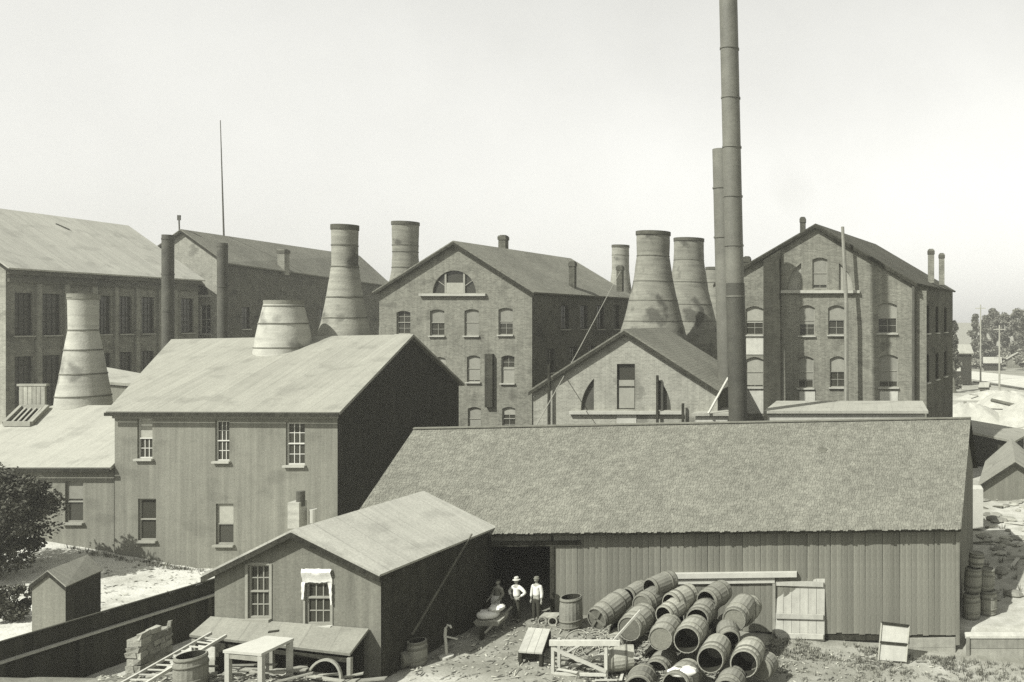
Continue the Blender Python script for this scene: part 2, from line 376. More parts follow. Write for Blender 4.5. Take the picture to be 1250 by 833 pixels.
WM = {}
def wmesh(key, fn):
    if key not in WM: WM[key] = fn()
    return WM[key]
def window(wl, parent, u0, u1, z0, z1, kind='sash', cols=2, rows_=2, frame=None, sill=None, blind=0, inset=.1, casing=0, rise=0, openb=False, lower=None, hole=True):
    """a sash window set in the wall wl; parent gets a part 'window' with its sub-parts"""
    if hole: wl.holes.append(arc_top(u0, u1, z0, z1, rise) if rise else [(u0,z0),(u1,z0),(u1,z1),(u0,z1)])
    W, Hh = u1-u0, z1-z0; fr = frame or M_sash; ft = min(.07, W*.08)
    kf = ('frame', round(W,2), round(Hh,2), casing)
    def mk():
        b = MB(); d = .09
        for x in (ft/2, W-ft/2): b.box((x-W/2, d/2, Hh/2), (ft, d, Hh))
        b.box((0, d/2, Hh-ft/2), (W-2*ft, d, ft)); b.box((0, d/2, ft/2), (W-2*ft, d, ft)); b.box((0, d/2-.02, Hh*.5), (W-2*ft, d, ft*.9))
        if casing:
            y = -inset-.012
            for x in (-W/2-casing/2, W/2+casing/2): b.box((x, y, Hh/2), (casing, .03, Hh+casing))
            b.box((0, y, Hh+casing/2+.002), (W, .03, casing))
        return b.mesh('window_frame')
    me = wmesh(kf+(fr.name,), mk)
    if not me.materials: me.materials.append(fr)
    c = wl.at((u0+u1)/2, z0, -inset)-parent_world(parent)
    o = inst('window', me, parent, c, (0,0,wl.rz))
    def mkp():
        b = MB(); b.box((0, .07, Hh/2), (W-2*ft, .02, Hh-2*ft)); g = b.mesh('pane'); g.materials.append(M_glass); return g
    inst('pane', wmesh(('pane', round(W,2), round(Hh,2)), mkp), o)
    def mkm():
        b = MB(); t = .035
        for half in (0, 1):
            za, zb = half*Hh/2+ft*.4, (half+1)*Hh/2-ft*.4
            for k in range(1, cols): b.box((-W/2+ft+(W-2*ft)*k/cols, .045, (za+zb)/2), (t, .03, zb-za))
            for k in range(1, rows_): b.box((0, .0445, lerp(za, zb, k/rows_)), (W-2*ft, .025, t))
        g = b.mesh('muntin'); g.materials.append(fr); return g
    if cols > 1 or rows_ > 1: inst('muntin', wmesh(('mun', round(W,2), round(Hh,2), cols, rows_, fr.name), mkm), o)
    if blind:
        hb = Hh*abs(blind)
        def mkb():
            b = MB(); b.box((0, .028, (Hh-hb/2-ft) if blind > 0 else hb/2+ft), (W-2*ft, .012, hb)); g = b.mesh('blind'); g.materials.append(M_blind); return g
        inst('blind', wmesh(('bl', round(W,2), round(Hh,2), blind), mkb), o)
    if sill:
        def mks():
            b = MB(); b.box((0, -inset+.02-.08, -.051), (W+.16, .2, .1)); g = b.mesh('sill'); g.materials.append(sill); return g
        inst('sill', wmesh(('sill', round(W,2), inset, sill.name), mks), o)
    return o

def gable(name, label, corners, z0, ze, zr, axis_, wm, rm, oe=.35, og=.3, rt=.14, group=None, wmats=None, zr2=None, ze_far=None, cat='building', setup=None, rname='roof'):
    """corners: plan A (front left), B (front right), C (back right), D (back left)"""
    A, B, C, D = [Vector((q[0], q[1], 0)) for q in corners]
    t = thing(name, ((A.x+B.x+C.x+D.x)/4, (A.y+B.y+C.y+D.y)/4, z0), label, cat, group)
    zr2 = zr if zr2 is None else zr2; zf = ze if ze_far is None else ze_far
    walls = {'front': Wall(A, B), 'right': Wall(B, C), 'back': Wall(C, D), 'left': Wall(D, A)}
    wmats = wmats or {}
    if setup: setup(t, walls)
    for k, wl in walls.items():
        L_ = wl.len; e0 = e1 = ze; top = None
        if axis_ == 'depth':
            ea, eb = (ze, ze) if k == 'front' else (zf, zf) if k == 'back' else (ze, zf) if k == 'right' else (zf, ze)
            top = {'front': zr, 'back': zr2}.get(k)
        else:
            ea = eb = ze; top = {'left': zr, 'right': zr2}.get(k)
        o = [(0, z0-.5), (L_, z0-.5), (L_, eb)]
        if top: o.append((L_/2, top))
        o.append((0, ea))
        build_wall(wl, o, wmats.get(k, wm), t)
    b = MB(); Zv = Vector((0,0,1)); up = Zv*(rt+.004)
    if axis_ == 'depth':
        r0, r1 = (A+B)/2, (C+D)/2; rd = (r1-r0).normalized()
        for s_, (e0, e1) in ((1, (B, C)), (-1, (A, D))):
            a0, a1 = r0+Zv*zr-rd*og, r1+Zv*zr2+rd*og
            h0, h1 = e0+Zv*ze-rd*og, e1+Zv*zf+rd*og
            d0 = (h0-a0); d1 = (h1-a1); x0 = h0+d0*(oe/max(d0.xy.length, .1)); x1 = h1+d1*(oe/max(d1.xy.length, .1))
            if s_ > 0: b.slab(x0+up, x1+up, a1+up, a0+up, rt)
            else: b.slab(a0+up, a1+up, x1+up, x0+up, rt)
    else:
        r0, r1 = (A+D)/2, (B+C)/2; rd = (r1-r0).normalized()
        for s_, (e0, e1) in ((1, (A, B)), (-1, (D, C))):
            a0, a1 = r0+Zv*zr-rd*og, r1+Zv*zr2+rd*og
            h0, h1 = e0+Zv*ze-rd*og, e1+Zv*ze+rd*og
            d0 = (h0-a0); d1 = (h1-a1); x0 = h0+d0*(oe/max(d0.xy.length, .1)); x1 = h1+d1*(oe/max(d1.xy.length, .1))
            if s_ > 0: b.slab(x0+up, x1+up, a1+up, a0+up, rt)
            else: b.slab(a0+up, a1+up, x1+up, x0+up, rt)
    t_roof = b.build(rname, rm, t)
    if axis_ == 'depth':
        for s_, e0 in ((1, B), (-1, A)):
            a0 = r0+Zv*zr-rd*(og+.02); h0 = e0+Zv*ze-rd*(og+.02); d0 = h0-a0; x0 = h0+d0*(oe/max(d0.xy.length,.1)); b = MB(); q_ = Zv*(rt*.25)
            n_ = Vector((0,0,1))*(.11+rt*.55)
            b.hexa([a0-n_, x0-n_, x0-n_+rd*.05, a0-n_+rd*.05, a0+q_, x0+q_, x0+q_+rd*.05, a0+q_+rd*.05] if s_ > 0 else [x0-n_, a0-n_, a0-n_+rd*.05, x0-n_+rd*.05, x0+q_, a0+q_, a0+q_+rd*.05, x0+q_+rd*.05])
            b.build('shaded_barge_board', M_darkwd, t)  # real board, its dark colour also gives the shade under the rake
    else:
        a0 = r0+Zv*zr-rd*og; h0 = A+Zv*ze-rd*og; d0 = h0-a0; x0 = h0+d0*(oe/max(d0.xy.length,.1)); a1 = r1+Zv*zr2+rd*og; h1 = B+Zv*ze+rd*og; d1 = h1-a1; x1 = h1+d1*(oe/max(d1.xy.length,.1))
        b = MB(); b.beam(x0+Vector((0,-.06,.01)), x1+Vector((0,-.06,.01)), .06, .17); b.build('shaded_fascia', M_darkwd, t)  # eave trim coloured dark to include the shadow band below the roof
    return t, walls, t_roof

def chimney(parent, px, y0, y1, D, wpx, matl=None, name='chimney', cap=True, depth=None):
    W = wpx*D/F; za, zb = Z(y1, D), Z(y0, D); b = MB(); c = X(px, D)
    b.box((c, D, (za+zb)/2), (W*.86, depth or W*.86, zb-za))
    o = b.build(name, matl or M_brickd, parent)
    if cap:
        b = MB(); b.box((c, D, zb-.25), (W, (depth or W*.86)+W*.14, .3)); b.box((c, D, zb+.03), (W*.6, (depth or W*.86)*.6, .06)); b.build('cap', M_soot, o)
    return o

# --- A: tall brick building on the far left
D1 = 60.; D2 = 77.8; bA = (X(7, D1), D1); cA = (X(242, D2), D2); wA = 13.7
def setA(t, W):
    wl = W['right']
    for x0, x1 in ((18,40),(52,74),(87,106),(120,135),(146,161),(173,188),(221,236)):
        for za, zb in ((10.9,14.1),(5.2,9.35)):
            window(wl, t, wl.upx(x0), wl.upx(x1), za, zb, cols=3, rows_=3, frame=M_darkwd, inset=.14, sill=M_trim if zb > 12 else None)
    for x0, x1 in ((43,49),(77,83),(111,117),(138.5,142.5),(164.5,169),(192,197),(211,215)):
        b = MB(); u0, u1 = wl.upx(x0), wl.upx(x1)
        b.hexa([wl.at(u0,0,.002), wl.at(u0,0,.16), wl.at(u1,0,.16), wl.at(u1,0,.002), wl.at(u0,15.2,.002), wl.at(u0,15.2,.16), wl.at(u1,15.2,.16), wl.at(u1,15.2,.002)])
        b.build('pilaster', M_brick, t)
    b = MB(); n = wl.len
    for (z, h_, o) in ((15.45,.42,.3),(14.85,.3,.22)):
        b.hexa([wl.at(.05,z,.002), wl.at(.05,z,o), wl.at(n-.05,z,o), wl.at(n-.05,z,.002), wl.at(.05,z+h_,.002), wl.at(.05,z+h_,o), wl.at(n-.05,z+h_,o), wl.at(n-.05,z+h_,.002)])
    b.build('cornice', M_brickd, t)
tA, WA, rA = gable('brick_mill', 'long brick mill with rows of tall dark windows and a smooth pale roof', [(bA[0]-wA, D1), bA, cA, (cA[0]-wA, D2)], 0, 16.1, 20.95, 'depth', M_brick, M_tarl, oe=.5, og=.25, setup=setA, wmats={'front': M_brickp, 'right': M_brickm})  # front brick paler, right brick darker: sun and shade in the colour
b = MB(); p, q = P(68, 274, 69.7), P(84, 281, 70.2); b.beam(p-Vector((0,0,.0)), q-Vector((0,0,.0)), .3, .2); b.build('roof_vent', M_iron, tA)
# --- B: second brick building with gable, behind the mill
D1 = 80.; D2 = 112.
def setB(t, W):
    wl = W['front']
    u0, u1, z0, z1 = wl.rect(244, 257, 372, 408); window(wl, t, u0, u1, z0, z1, cols=2, rows_=2, sill=M_stone)
    cu = wl.upx(223); wl.holes.append(half_disc(cu, wl.zpx(223, 360), (254-223)*.08, 2.0))
    b = MB(); b.poly([wl.at(u, z, -.2) for u, z in half_disc(cu, wl.zpx(223,360), 2.55, 2.05)]); b.build('lunette_pane', M_glass, t)
    b = MB(); b.box(wl.at(cu, wl.zpx(223,360)-.12, .08), (5.6, .3, .22)); b.build('lunette_sill', M_stone, t)
    wl = W['right']
    for px in (300, 330, 362, 394): window(wl, t, wl.upx(px)-.6, wl.upx(px)+.6, 11.2, 13.4, frame=M_darkwd, sill=M_stone)
tB, WB, rB = gable('brick_warehouse', 'brick warehouse gable with arched lunette, between the long mill and kiln house', [(X(171,D1),D1),(X(275,D1),D1),(X(475,D2),D2),(X(400,D2),D2)], 0, 17.8, 20.8, 'depth', M_brick, M_slate, oe=.4, og=.3, setup=setB, wmats={'front': M_brickp, 'right': M_brickd}, ze_far=17.0)  # lit front and shaded right side are put into the brick tones
chimney(tB, 346, 305, 336, 89, 10, M_brick)
b = MB(); b.tube([P(219,284,80), P(218.5,266,80)], .06); b.box(P(218.5,266,80), (.3,.1,.5)); b.build('finial', M_iron, tB)
b = MB(); p = P(274, 300, 86); b.tube([p-Vector((0,0,1.2)), P(269,147,86)], [.09,.035], 8); tag(b.build('flagpole', M_iron, None, base=p), 'tall thin bare pole rising from the warehouse roof', 'pole')
# --- G: brick building with gable, lunette and rows of sash windows
D1 = 66.; D2 = 84.
def setG(t, W):
    wl = W['front']
    rows = [(484,501,379.6,408,0),(525,542.5,378,410,.5),(567,584.5,377.5,410,.96),(608.5,626,376,409,.55),
            (529,544,436,467,.6),(570,586,434,466.6,.9),(612,628,434,468,-.55),(571,587,497,526,.8),(613,629,497,526,.3),(487,503,437,467,0)]
    for x0,x1,y0,y1,bl in rows:
        window(wl, t, *wl.rect(x0,x1,y0,y1), cols=2, rows_=2, blind=bl, sill=M_stone, inset=.14, rise=.14, frame=M_trim)
    cu = wl.upx(554.5); z0 = wl.zpx(554, 358); r = 26.4*.066
    wl.holes.append(half_disc(cu, z0, r, 1.82))
    b = MB(); b.poly([wl.at(u, z, -.2) for u, z in half_disc(cu, z0-.02, r+.05, 1.87)]); o = b.build('lunette_pane', M_glass, t)
    b = MB()
    for du in (-.75, .75): b.box(wl.at(cu+du, z0+.8, -.13), (.14, .1, 1.6))
    for a_ in (35, 145): b.beam(wl.at(cu+.0*a_, z0, -.14), wl.at(cu+r*math.cos(R(a_)), z0+1.8*math.sin(R(a_)), -.14), .05, .05)
    b.build('mullion', M_trim, o)
    b = MB(); b.box(wl.at(cu, z0+.42, -.12), (1.34, .06, .84)); b.build('board', M_blind, o)
    b = MB(); u0, u1 = wl.upx(513), wl.upx(594); b.box(wl.at((u0+u1)/2, z0-.14, .1), (u1-u0, .3, .2)); b.build('lunette_sill', M_stone, t)
    b = MB(); u = wl.upx(598.5); za, zb = wl.zpx(598,497), wl.zpx(598,432); b.box(wl.at(u, (za+zb)/2, .16), (.62, .3, zb-za)); b.build('flue', M_flue, t)
    wl = W['right']
    for px in (690,713,733,752): window(wl, t, wl.upx(px)-.65, wl.upx(px)+.65, wl.zpx(px,402), wl.zpx(px,373), frame=M_darkwd, sill=M_trim, inset=.14)
    for px in (672,700,722,744): window(wl, t, wl.upx(px)-.65, wl.upx(px)+.65, wl.zpx(700,452), wl.zpx(700,424), frame=M_darkwd, sill=M_trim, inset=.14)
tG, WG, rG = gable('brick_factory', 'brick factory with half round gable window behind the pale kiln house', [(X(463,D1),D1),(X(649.5,D1),D1),(X(772,D2),D2),(X(618,D2),D2)], 0, 14.4, 18.3, 'depth', M_brick, M_slate, oe=.35, og=.35, setup=setG, wmats={'right': M_brickd})  # right wall gets darker brick to carry its shade
chimney(tG, 614.5, 288, 310, 75, 10); chimney(tG, 699, 320, 356, 74, 8); chimney(tG, 757, 325, 356, 80, 8)
# --- J: brick building on the right
D1 = 62.; D2 = 78.
def setJ(t, W):
    wl = W['front']
    for x0,x1,y0,y1,bl in ((910,932,374,409,.55),(975.4,994.6,372.7,410,.6),(1010.8,1031,372.7,409,.45),(1071.5,1095,369.6,407,.5),
                           (910,932,436,473,.9),(974,993,435,474,.7),(1013,1032,435,473,.45),(1073,1096,433,473,.8)):
        window(wl, t, *wl.rect(x0,x1,y0,y1), cols=2, rows_=2, blind=bl, sill=M_stone, inset=.14, rise=.22, frame=M_trim)
    z0 = wl.zpx(1000,354); cu = wl.upx(1001); r = 40*.062
    window(wl, t, *wl.rect(991.6,1010,314.6,352.5), cols=2, rows_=2, blind=.85, inset=.14, rise=.16, frame=M_trim)
    for s_ in (-1, 1):
        h_ = arc_side(cu, z0, r, 23*.062, s_); wl.holes.append(h_)
        b = MB(); b.poly([wl.at(u, z, -.2) for u, z in h_]); b.build('lunette_panel', M_blind, t)
    b = MB(); u0, u1 = wl.upx(952), wl.upx(1049.5); b.box(wl.at((u0+u1)/2, z0-.15, .11), (u1-u0, .3, .22)); b.build('lunette_sill', M_stone, t)
    b = MB(); u0, u1 = wl.upx(932.5), wl.upx(953.5); zt0, zt1 = wl.zpx(932,318), wl.zpx(953,305)
    b.hexa([wl.at(u0,0,.3), wl.at(u1,0,.3), wl.at(u1,0,.002), wl.at(u0,0,.002), wl.at(u0,zt0,.3), wl.at(u1,zt1,.3), wl.at(u1,zt1,.002), wl.at(u0,zt0,.002)])
    b.build('flue', M_flue, t)
    for x0, x1, y0, y1 in ((910,932,475,505),(976,995,478,505),(1074,1096,478,505),(911,932,411,433)):
        u0, u1, z0_, z1_ = wl.rect(x0,x1,y0,y1); b = MB(); b.box(wl.at((u0+u1)/2, (z0_+z1_)/2, .02), (u1-u0, .05, z1_-z0_)); b.build('board_panel', M_woodp, t)
    b = MB(); b.tube([wl.at(wl.upx(1115), z, .12) for z in (0, 8, 14.8)], .11, 8); b.build('downspout', M_iron, t)
    b = MB(); x0, x1 = X(1118.5,62.4), X(1131,62.4); b.box(((x0+x1)/2, 63.0, 7.1), (x1-x0, 1.2, 14.4)); b.build('buttress', M_brick, t)
    wl = W['right']
    for u in (4., 8., 12.): window(wl, t, u, u+1.4, 11, 13.3, frame=M_darkwd, sill=M_stone, rise=.2); window(wl, t, u, u+1.4, 7, 9.3, frame=M_darkwd, sill=M_stone, rise=.2)
tJ, WJ, rJ = gable('brick_works', 'brick works with quarter round gable openings and a dark flue strip', [(X(877,D1),D1),(X(1117,D1),D1),(X(1163,D2),D2),(X(1163,D2)-14.8,D2)], 0, 14.85, 19.2, 'depth', M_brick, M_slated, oe=.25, og=.3, setup=setJ, wmats={'right': M_brickd})  # shade of the right side is in its darker brick
chimney(tJ, 980, 266, 284, 66, 7.5); chimney(tJ, 912, 314, 336, 64, 9); chimney(tJ, 1136.5, 305, 346, 70, 8.5, M_brick); chimney(tJ, 1149.5, 310, 348, 74, 7.5, M_brick)
b = MB(); p = P(1033, 505, 60.5); b.tube([(p.x, p.y, -.9), P(1033,370,60.6), P(1028.5,277,60.8)], [.17,.15,.12], 8); tag(b.build('mast', M_wood, None, base=(p.x, p.y, -.9)), 'thin wooden mast standing before the brick works gable', 'pole')
# --- M: low pale brick gable in the middle
D1 = 52.; D2 = 63.
def setM(t, W):
    wl = W['front']; cu = wl.upx(764); z0 = wl.zpx(764, 501); r = 55*.052
    o = window(wl, t, *wl.rect(753,775,444.5,500), cols=1, rows_=1, inset=.12, frame=M_darkwd, blind=-.62)
    for s_ in (-1, 1):
        h_ = arc_side(cu, z0, r, 39*.052, s_); wl.holes.append(h_)
        b = MB(); b.poly([wl.at(u, z, -.2) for u, z in h_]); b.build('lunette_panel', M_iron, t)
    b = MB(); u0, u1 = wl.upx(696), wl.upx(833); b.box(wl.at((u0+u1)/2, z0-.14, .09), (u1-u0, .3, .2)); b.build('lunette_sill', M_stone, t)
    b = MB(); u0, u1, z0_, z1_ = wl.rect(753,777,506,524); b.box(wl.at((u0+u1)/2, (z0_+z1_)/2, .02), (u1-u0, .05, z1_-z0_)); b.build('board_panel', M_woodp, t)
    for x0, y0 in ((672.5,445),(804,458),(835,492)):
        b = MB(); u = wl.upx(x0); zt = wl.zpx(x0, y0); b.box(wl.at(u, zt/2-.3, .3), (.14, .14, zt+.6)); b.build('post', M_darkwd, t)
tM, WM_, rM = gable('brick_kiln_shed', 'low pale brick gable with curved side openings, before the pair of tall kilns', [(X(651,D1),D1),(X(876,D1),D1),(X(906,D2),D2),(X(715,D2),D2)], 0, 7.6, 11.35, 'depth', M_brickp, M_slate, oe=.2, og=.3, setup=setM, wmats={'right': M_brickd, 'left': M_brick})  # right side coloured darker for shade

# --- F: kiln house (pale boarded, two storeys)
D1 = 41.; fa = (X(140,D1), D1); fb = (X(412,D1), D1); fc = (X(560,58.3), 58.3); fd = (X(268,58.3), 58.3)
def setF(t, W):
    wl = W['front']
    for x0,x1,y0,y1,bl,c,r_ in ((167.6,186,511,560,.48,3,2),(262.7,280,514,563,0,3,2),(349,372,516,568,0,3,2),(168.5,190.5,609,660,0,1,1),(263.5,285,615,665,.45,1,1)):
        window(wl, t, *wl.rect(x0,x1,y0,y1), cols=c, rows_=r_, blind=bl, frame=M_sash if c == 3 else M_trim, sill=M_stone if c == 3 else M_trim, casing=0, inset=.1)
    b = MB(); b.box(wl.at(wl.len/2, 7.28, .05), (wl.len+.1, .1, .3)); b.build('frieze_board', M_trim, t)
tF, WF, rF = gable('kiln_house', 'two storey pale boarded kiln house with a smooth pale roof', [fa, fb, fc, fd], -.6, 7.5, 10.75, 'width', M_plaster, M_tar, oe=.4, og=.3, setup=setF, wmats={'right': M_darkwd, 'left': M_plaster}, zr2=11.05)  # right wall coloured dark for the shade it stands in
# --- E: low kiln shed left of it
ea = (X(-60,41.1), 41.1); eb = (X(139.3,41.1), 41.1); ec = (eb[0]-3.1, 51.4); ed = (ea[0]-3.1, 51.4)
def setE(t, W):
    wl = W['front']; window(wl, t, *wl.rect(79.5,101.5,588,638), cols=1, rows_=1, blind=.4, frame=M_trim, sill=M_trim, inset=.1)
tE, WE, rE = gable('kiln_shed', 'low boarded shed with white roof around the tapering white bottle kiln', [ea, eb, ec, ed], -.4, 4.75, 7.1, 'width', M_plaster, M_white, oe=.4, og=.05, setup=setE)
def on_roof(D): return 4.75+(D-41.1)*(7.1-4.75)/5.15+.15
t = thing('roof_hatch', (X(32,45),45,on_roof(45)), 'open roof hatch with upright slatted lid on white shed roof', 'hatch')
b = MB(); c = [(X(5,44.2),44.2),(X(38,44.2),44.2),(X(58,45.8),45.8),(X(26,45.8),45.8)]
for k in range(4):
    p, q = c[k], c[(k+1) % 4]; b.beam((p[0],p[1],on_roof(p[1])+.14), (q[0],q[1],on_roof(q[1])+.14), .14, .26)
b.build('curb', M_trim, t)
for k in range(1, 5):
    b = MB(); f_ = k/5; p = Vector((lerp(c[0][0],c[1][0],f_), 44.25, on_roof(44.25)+.12)); q = Vector((lerp(c[3][0],c[2][0],f_), 45.75, on_roof(45.75)+.12)); b.beam(p, q, .09, .06); b.build('slat', M_trim, t)
b = MB(); b.hexa([(c[0][0]+.1,44.3,on_roof(44.3)+.004),(c[1][0],44.3,on_roof(44.3)+.004),(c[2][0],45.7,on_roof(45.7)+.004),(c[3][0],45.7,on_roof(45.7)+.004),(c[0][0]+.1,44.3,on_roof(44.3)+.03),(c[1][0],44.3,on_roof(44.3)+.03),(c[2][0],45.7,on_roof(45.7)+.03),(c[3][0],45.7,on_roof(45.7)+.03)]); b.build('opening_shade', M_intshade, t)  # no real hole: a dark sheet on the roof stands for shade
for k in range(6):
    b = MB(); xx = lerp(X(24,46), X(56,46), (k+.5)/6); zt = Z(471,46); zb = on_roof(46); b.box((xx, 46, (zt+zb)/2), (.22, .1, zt-zb)); b.build('lid_board', M_wood, t)
b = MB(); zt = Z(471,46); b.box((X(40,46), 46.02, zt+.04), (X(58,46)-X(22,46), .2, .12)); b.build('lid_frame', M_trim, t)
# small shed roof seen between kiln and kiln house
b = MB(); t = thing('lean_to_shed', (X(150,57),57,0), 'small lean-to with white sloping roof beside the brick mill wall', 'shed')
b.slab(P(128,466,55), P(168,469,55), P(178,457,58), P(128,448,58), .2); b.build('roof', M_white, t)
b = MB(); b.hexa([(X(129,55.2),55.2,0),(X(166,55.2),55.2,0),(X(174,57.8),57.8,0),(X(129,57.8),57.8,0),P(129,471,55.2),P(166,473,55.2),P(174,462,57.8),P(129,453,57.8)]); b.build('wall', M_house, t)

# ------------------------------------------------------------------ bottle kilns
def kiln(label, cx, D, prof, bands, m, zbase=0, group='bottle kilns of the works'):
    th = math.cos(math.atan((cx-PX)/F)); cxm = X(cx, D); rng = random.Random(int(cx))
    t = thing('bottle_kiln', (cxm, D, zbase), label, 'kiln', group)
    pr = [(hw*D/F*th, Z(y, D)) for hw, y in prof][::-1]
    r0, z0 = pr[0]; 
    if z0 > zbase: pr = [(r0*1.12, zbase)]+pr
    fine = []
    for (ra, za), (rb, zb) in zip(pr, pr[1:]):
        n = max(1, int((zb-za)/.35))
        fine += [(lerp(ra, rb, k/n)*(1+rng.uniform(-.008,.008)), lerp(za, zb, k/n)) for k in range(n)]
    fine.append(pr[-1]); rt, zt = pr[-1]
    b = MB(); b.lathe(fine, (cxm, D, 0), 36, lean=.012)
    b.lathe([(rt, zt), (rt*.82, zt), (rt*.8, zt-2.2)], (cxm, D, 0), 36, cap_top=True)
    b.build('kiln_body', m, t, smooth=True)
    b = MB(); b.lathe([(rt*1.0, zt-.28), (rt*1.05, zt-.26), (rt*1.05, zt+.05), (rt*.84, zt+.05), (rt*.84, zt-.5)], (cxm, D, 0), 36); b.build('rim', M_soot if m is not M_kiln else M_kilnb, t, smooth=True)
    for y in bands:
        z = Z(y, D)
        for (ra, za), (rb, zb) in zip(pr, pr[1:]):
            if za <= z <= zb:
                r = lerp(ra, rb, (z-za)/(zb-za)); k = (rb-ra)/(zb-za)
                b = MB(); h_ = .032; b.lathe([(r-.06-k*h_, z-h_), (r+.03-k*h_, z-h_), (r+.03+k*h_, z+h_), (r-.06+k*h_, z+h_)], (cxm, D, 0), 36, lean=.012); b.build('hoop', M_strap, t, smooth=True); break
    return t
kiln('white bottle kiln with tapering neck rising from the low white shed roof', 102, 47, [(20,360),(19.5,403),(24.5,427),(30,456),(35.5,483),(38.5,511),(44,538)], (364,403,427,456,483,511), M_kiln)
kiln('short truncated white kiln cone on the kiln house roof ridge', 346.5, 48.4, [(24,368),(25.5,374),(31.5,395),(37.5,426),(42,446)], (374,395,424), M_kiln)
kiln('pale bottle kiln with straight neck behind the kiln house ridge', 421, 51.5, [(17,276),(16.5,300),(16.5,322),(18,332),(23,363),(28,388),(36,419),(41,440)], (300,326,363,388), M_kilng)
kiln('grey brick kiln neck showing over the half-round-window gable slope', 495, 80, [(16.8,272),(16,310),(17,330),(20,345),(32,400)], (300,308,327), M_kilnb)
kiln('broad brick bottle kiln directly behind the low pale gable', 797.5, 70, [(20.5,284),(20,313),(24.5,344),(30,367),(36,392),(47,428),(52,450)], (313,344,367,392), M_kilnb)
kiln('brick bottle kiln between the broad kiln and the tall iron smokestack', 841, 78, [(18,292),(18.5,318),(24,355),(33,390),(46,430)], (318,345,372,392), M_kilnb)
kiln('stubby kiln neck half hidden behind the iron smokestacks', 873, 92, [(11.5,327),(12,345),(20,400)], (345,), M_kilnb)
kiln('distant pale round kiln neck beyond the factory roof', 757.5, 102, [(10.5,300),(10.5,330),(16,375)], (312,), M_kilng)

# ------------------------------------------------------------------ stacks
def stack(name, label, pts, rpx, m, D, segs=24, collars=(), lower=None, group=None):
    th = math.cos(math.atan((pts[0][0]-PX)/F)); r = rpx*D/F*th
    P3 = [P(px, py, D) for px, py in pts]; base = P3[0].copy(); base.z = gz(base.x, base.y)
    t = thing(name, base, label, 'smokestack', group)
    d = (P3[-1]-P3[0]).normalized(); lo = P3[0]-d*((P3[0].z-base.z)/d.z)
    P3 = [lo]+P3
    if lower: 
        sp = P(*lower, D); b = MB(); b.tube([lo, sp], r*1.03, segs, cap=False); b.build('lower_section', M_stackd, t, smooth=True)
    b = MB(); top = P3[-1]; b.tube([lo, top], r, segs, cap=False)
    b.tube([top-d*2, top], r*.88, segs, cap=False); b.tube([top-d*2.1, top-d*2], r*.9, segs)
    b.build('shaft', m, t, smooth=True)
    for q in collars:
        p = P(*q, D); b = MB(); b.tube([p-d*.05, p+d*.05], r*1.07, segs); b.build('collar', m, t, smooth=True)
    return t
T1 = stack('smokestack', 'very tall iron smokestack with tarred lower half behind the long barn', [(901,517),(888,-45)], 11.2, M_stack, 49, collars=[(890.5,60),(892,120),(893.4,180),(894.8,240),(896,300),(897.6,362)], lower=(897.4,346))
stack('smokestack', 'shorter brown iron smokestack close behind the very tall one', [(889,517),(881,183)], 11.5, M_stack, 56, collars=[(882,230),(883.4,290)])
stack('smokestack', 'dark iron pipe stack in front of the long brick mill', [(205,425),(205,287)], 8, M_iron, 58.5, collars=[(205,292),(205,335),(205,380)])
stack('smokestack', 'dark iron pipe stack in front of the brick warehouse side wall', [(272,420),(271.5,297)], 7, M_iron, 60, collars=[(271.5,301),(272,350)])
# guy wire
b = MB(); b.tube([P(758,330,80), P(706,428,60), P(652,524.5,40.2)], .026, 6); tag(b.build('guy_wire', M_trim, None), 'taut pale guy wire slanting across the dark factory side wall', 'wire')
# low pale roofs behind the barn ridge
def pale_box(px0, px1, y0, y1, D, Dd, label):
    t = thing('flat_roofed_shed', (X((px0+px1)/2,D), D+Dd/2, 0), label, 'shed')
    b = MB(); x0, x1 = X(px0,D), X(px1,D); zt = Z(y0, D); b.box(((x0+x1)/2, D+Dd/2, zt/2-.4), (x1-x0, Dd, zt+.4)); b.build('wall', M_woodp, t)
    b = MB(); b.box(((x0+x1)/2, D+Dd/2, zt-.1), (x1-x0+.4, Dd+.4, .16)); b.build('roof', M_white, t); return t
pale_box(937, 1129, 501, 520, 50.5, 6, 'long low whitish shed between barn ridge and the brick works')
pale_box(849, 888, 504, 520, 50.8, 3, 'small whitish shed with a board leaning on it, by the smokestack foot')
b = MB(); b.beam(P(864.5,505,50.4), P(889,461,51.6), .16, .06); b.v = b.v; tag(b.build('leaning_board', M_woodp, None), 'pale board leaning up from the small whitish shed roof', 'board')

# ------------------------------------------------------------------ the long barn
FL = Vector((-21.1,33.2,0)); FR = Vector((X(1167,34.2),34.2,0)); RR = Vector((X(1179,41),41,0)); RL = Vector((X(512,38.9),38.9,0))
BR = RR*2-FR; BL = RL*2-FL
zeL, zeR, zrL, zrR = 3.6, 3.55, 6.7, 6.95
barn = thing('barn', ((FL.x+FR.x)/2, 40, 0), 'long low plank barn with grey shingled roof, open doorway and loading door', 'barn')
wf = Wall(FL, FR)
def zbot(u): x = (FL+wf.u*u).x; return min(gz(x, 33)+.15, -.0)-.35 if x < 2 else -1.75
pm = []
for k in range(3):
    b = MB(); rr = random.Random(k); hw = .118
    b.hexa([(-hw,-.03,0),(hw,-.03+rr.uniform(-.006,.006),0),(hw,.0,0),(-hw,.0,0),(-hw,-.03+rr.uniform(-.006,.006),1),(hw,-.03,1),(hw,.0,1),(-hw,.0,1)])
    m_ = b.mesh('plank'); m_.materials.append(M_plank); pm.append(m_)
u = wf.upx(676)+.12; u_end = wf.len-.02; rp = random.Random(5)
uA, uB = wf.upx(868), wf.upx(943)
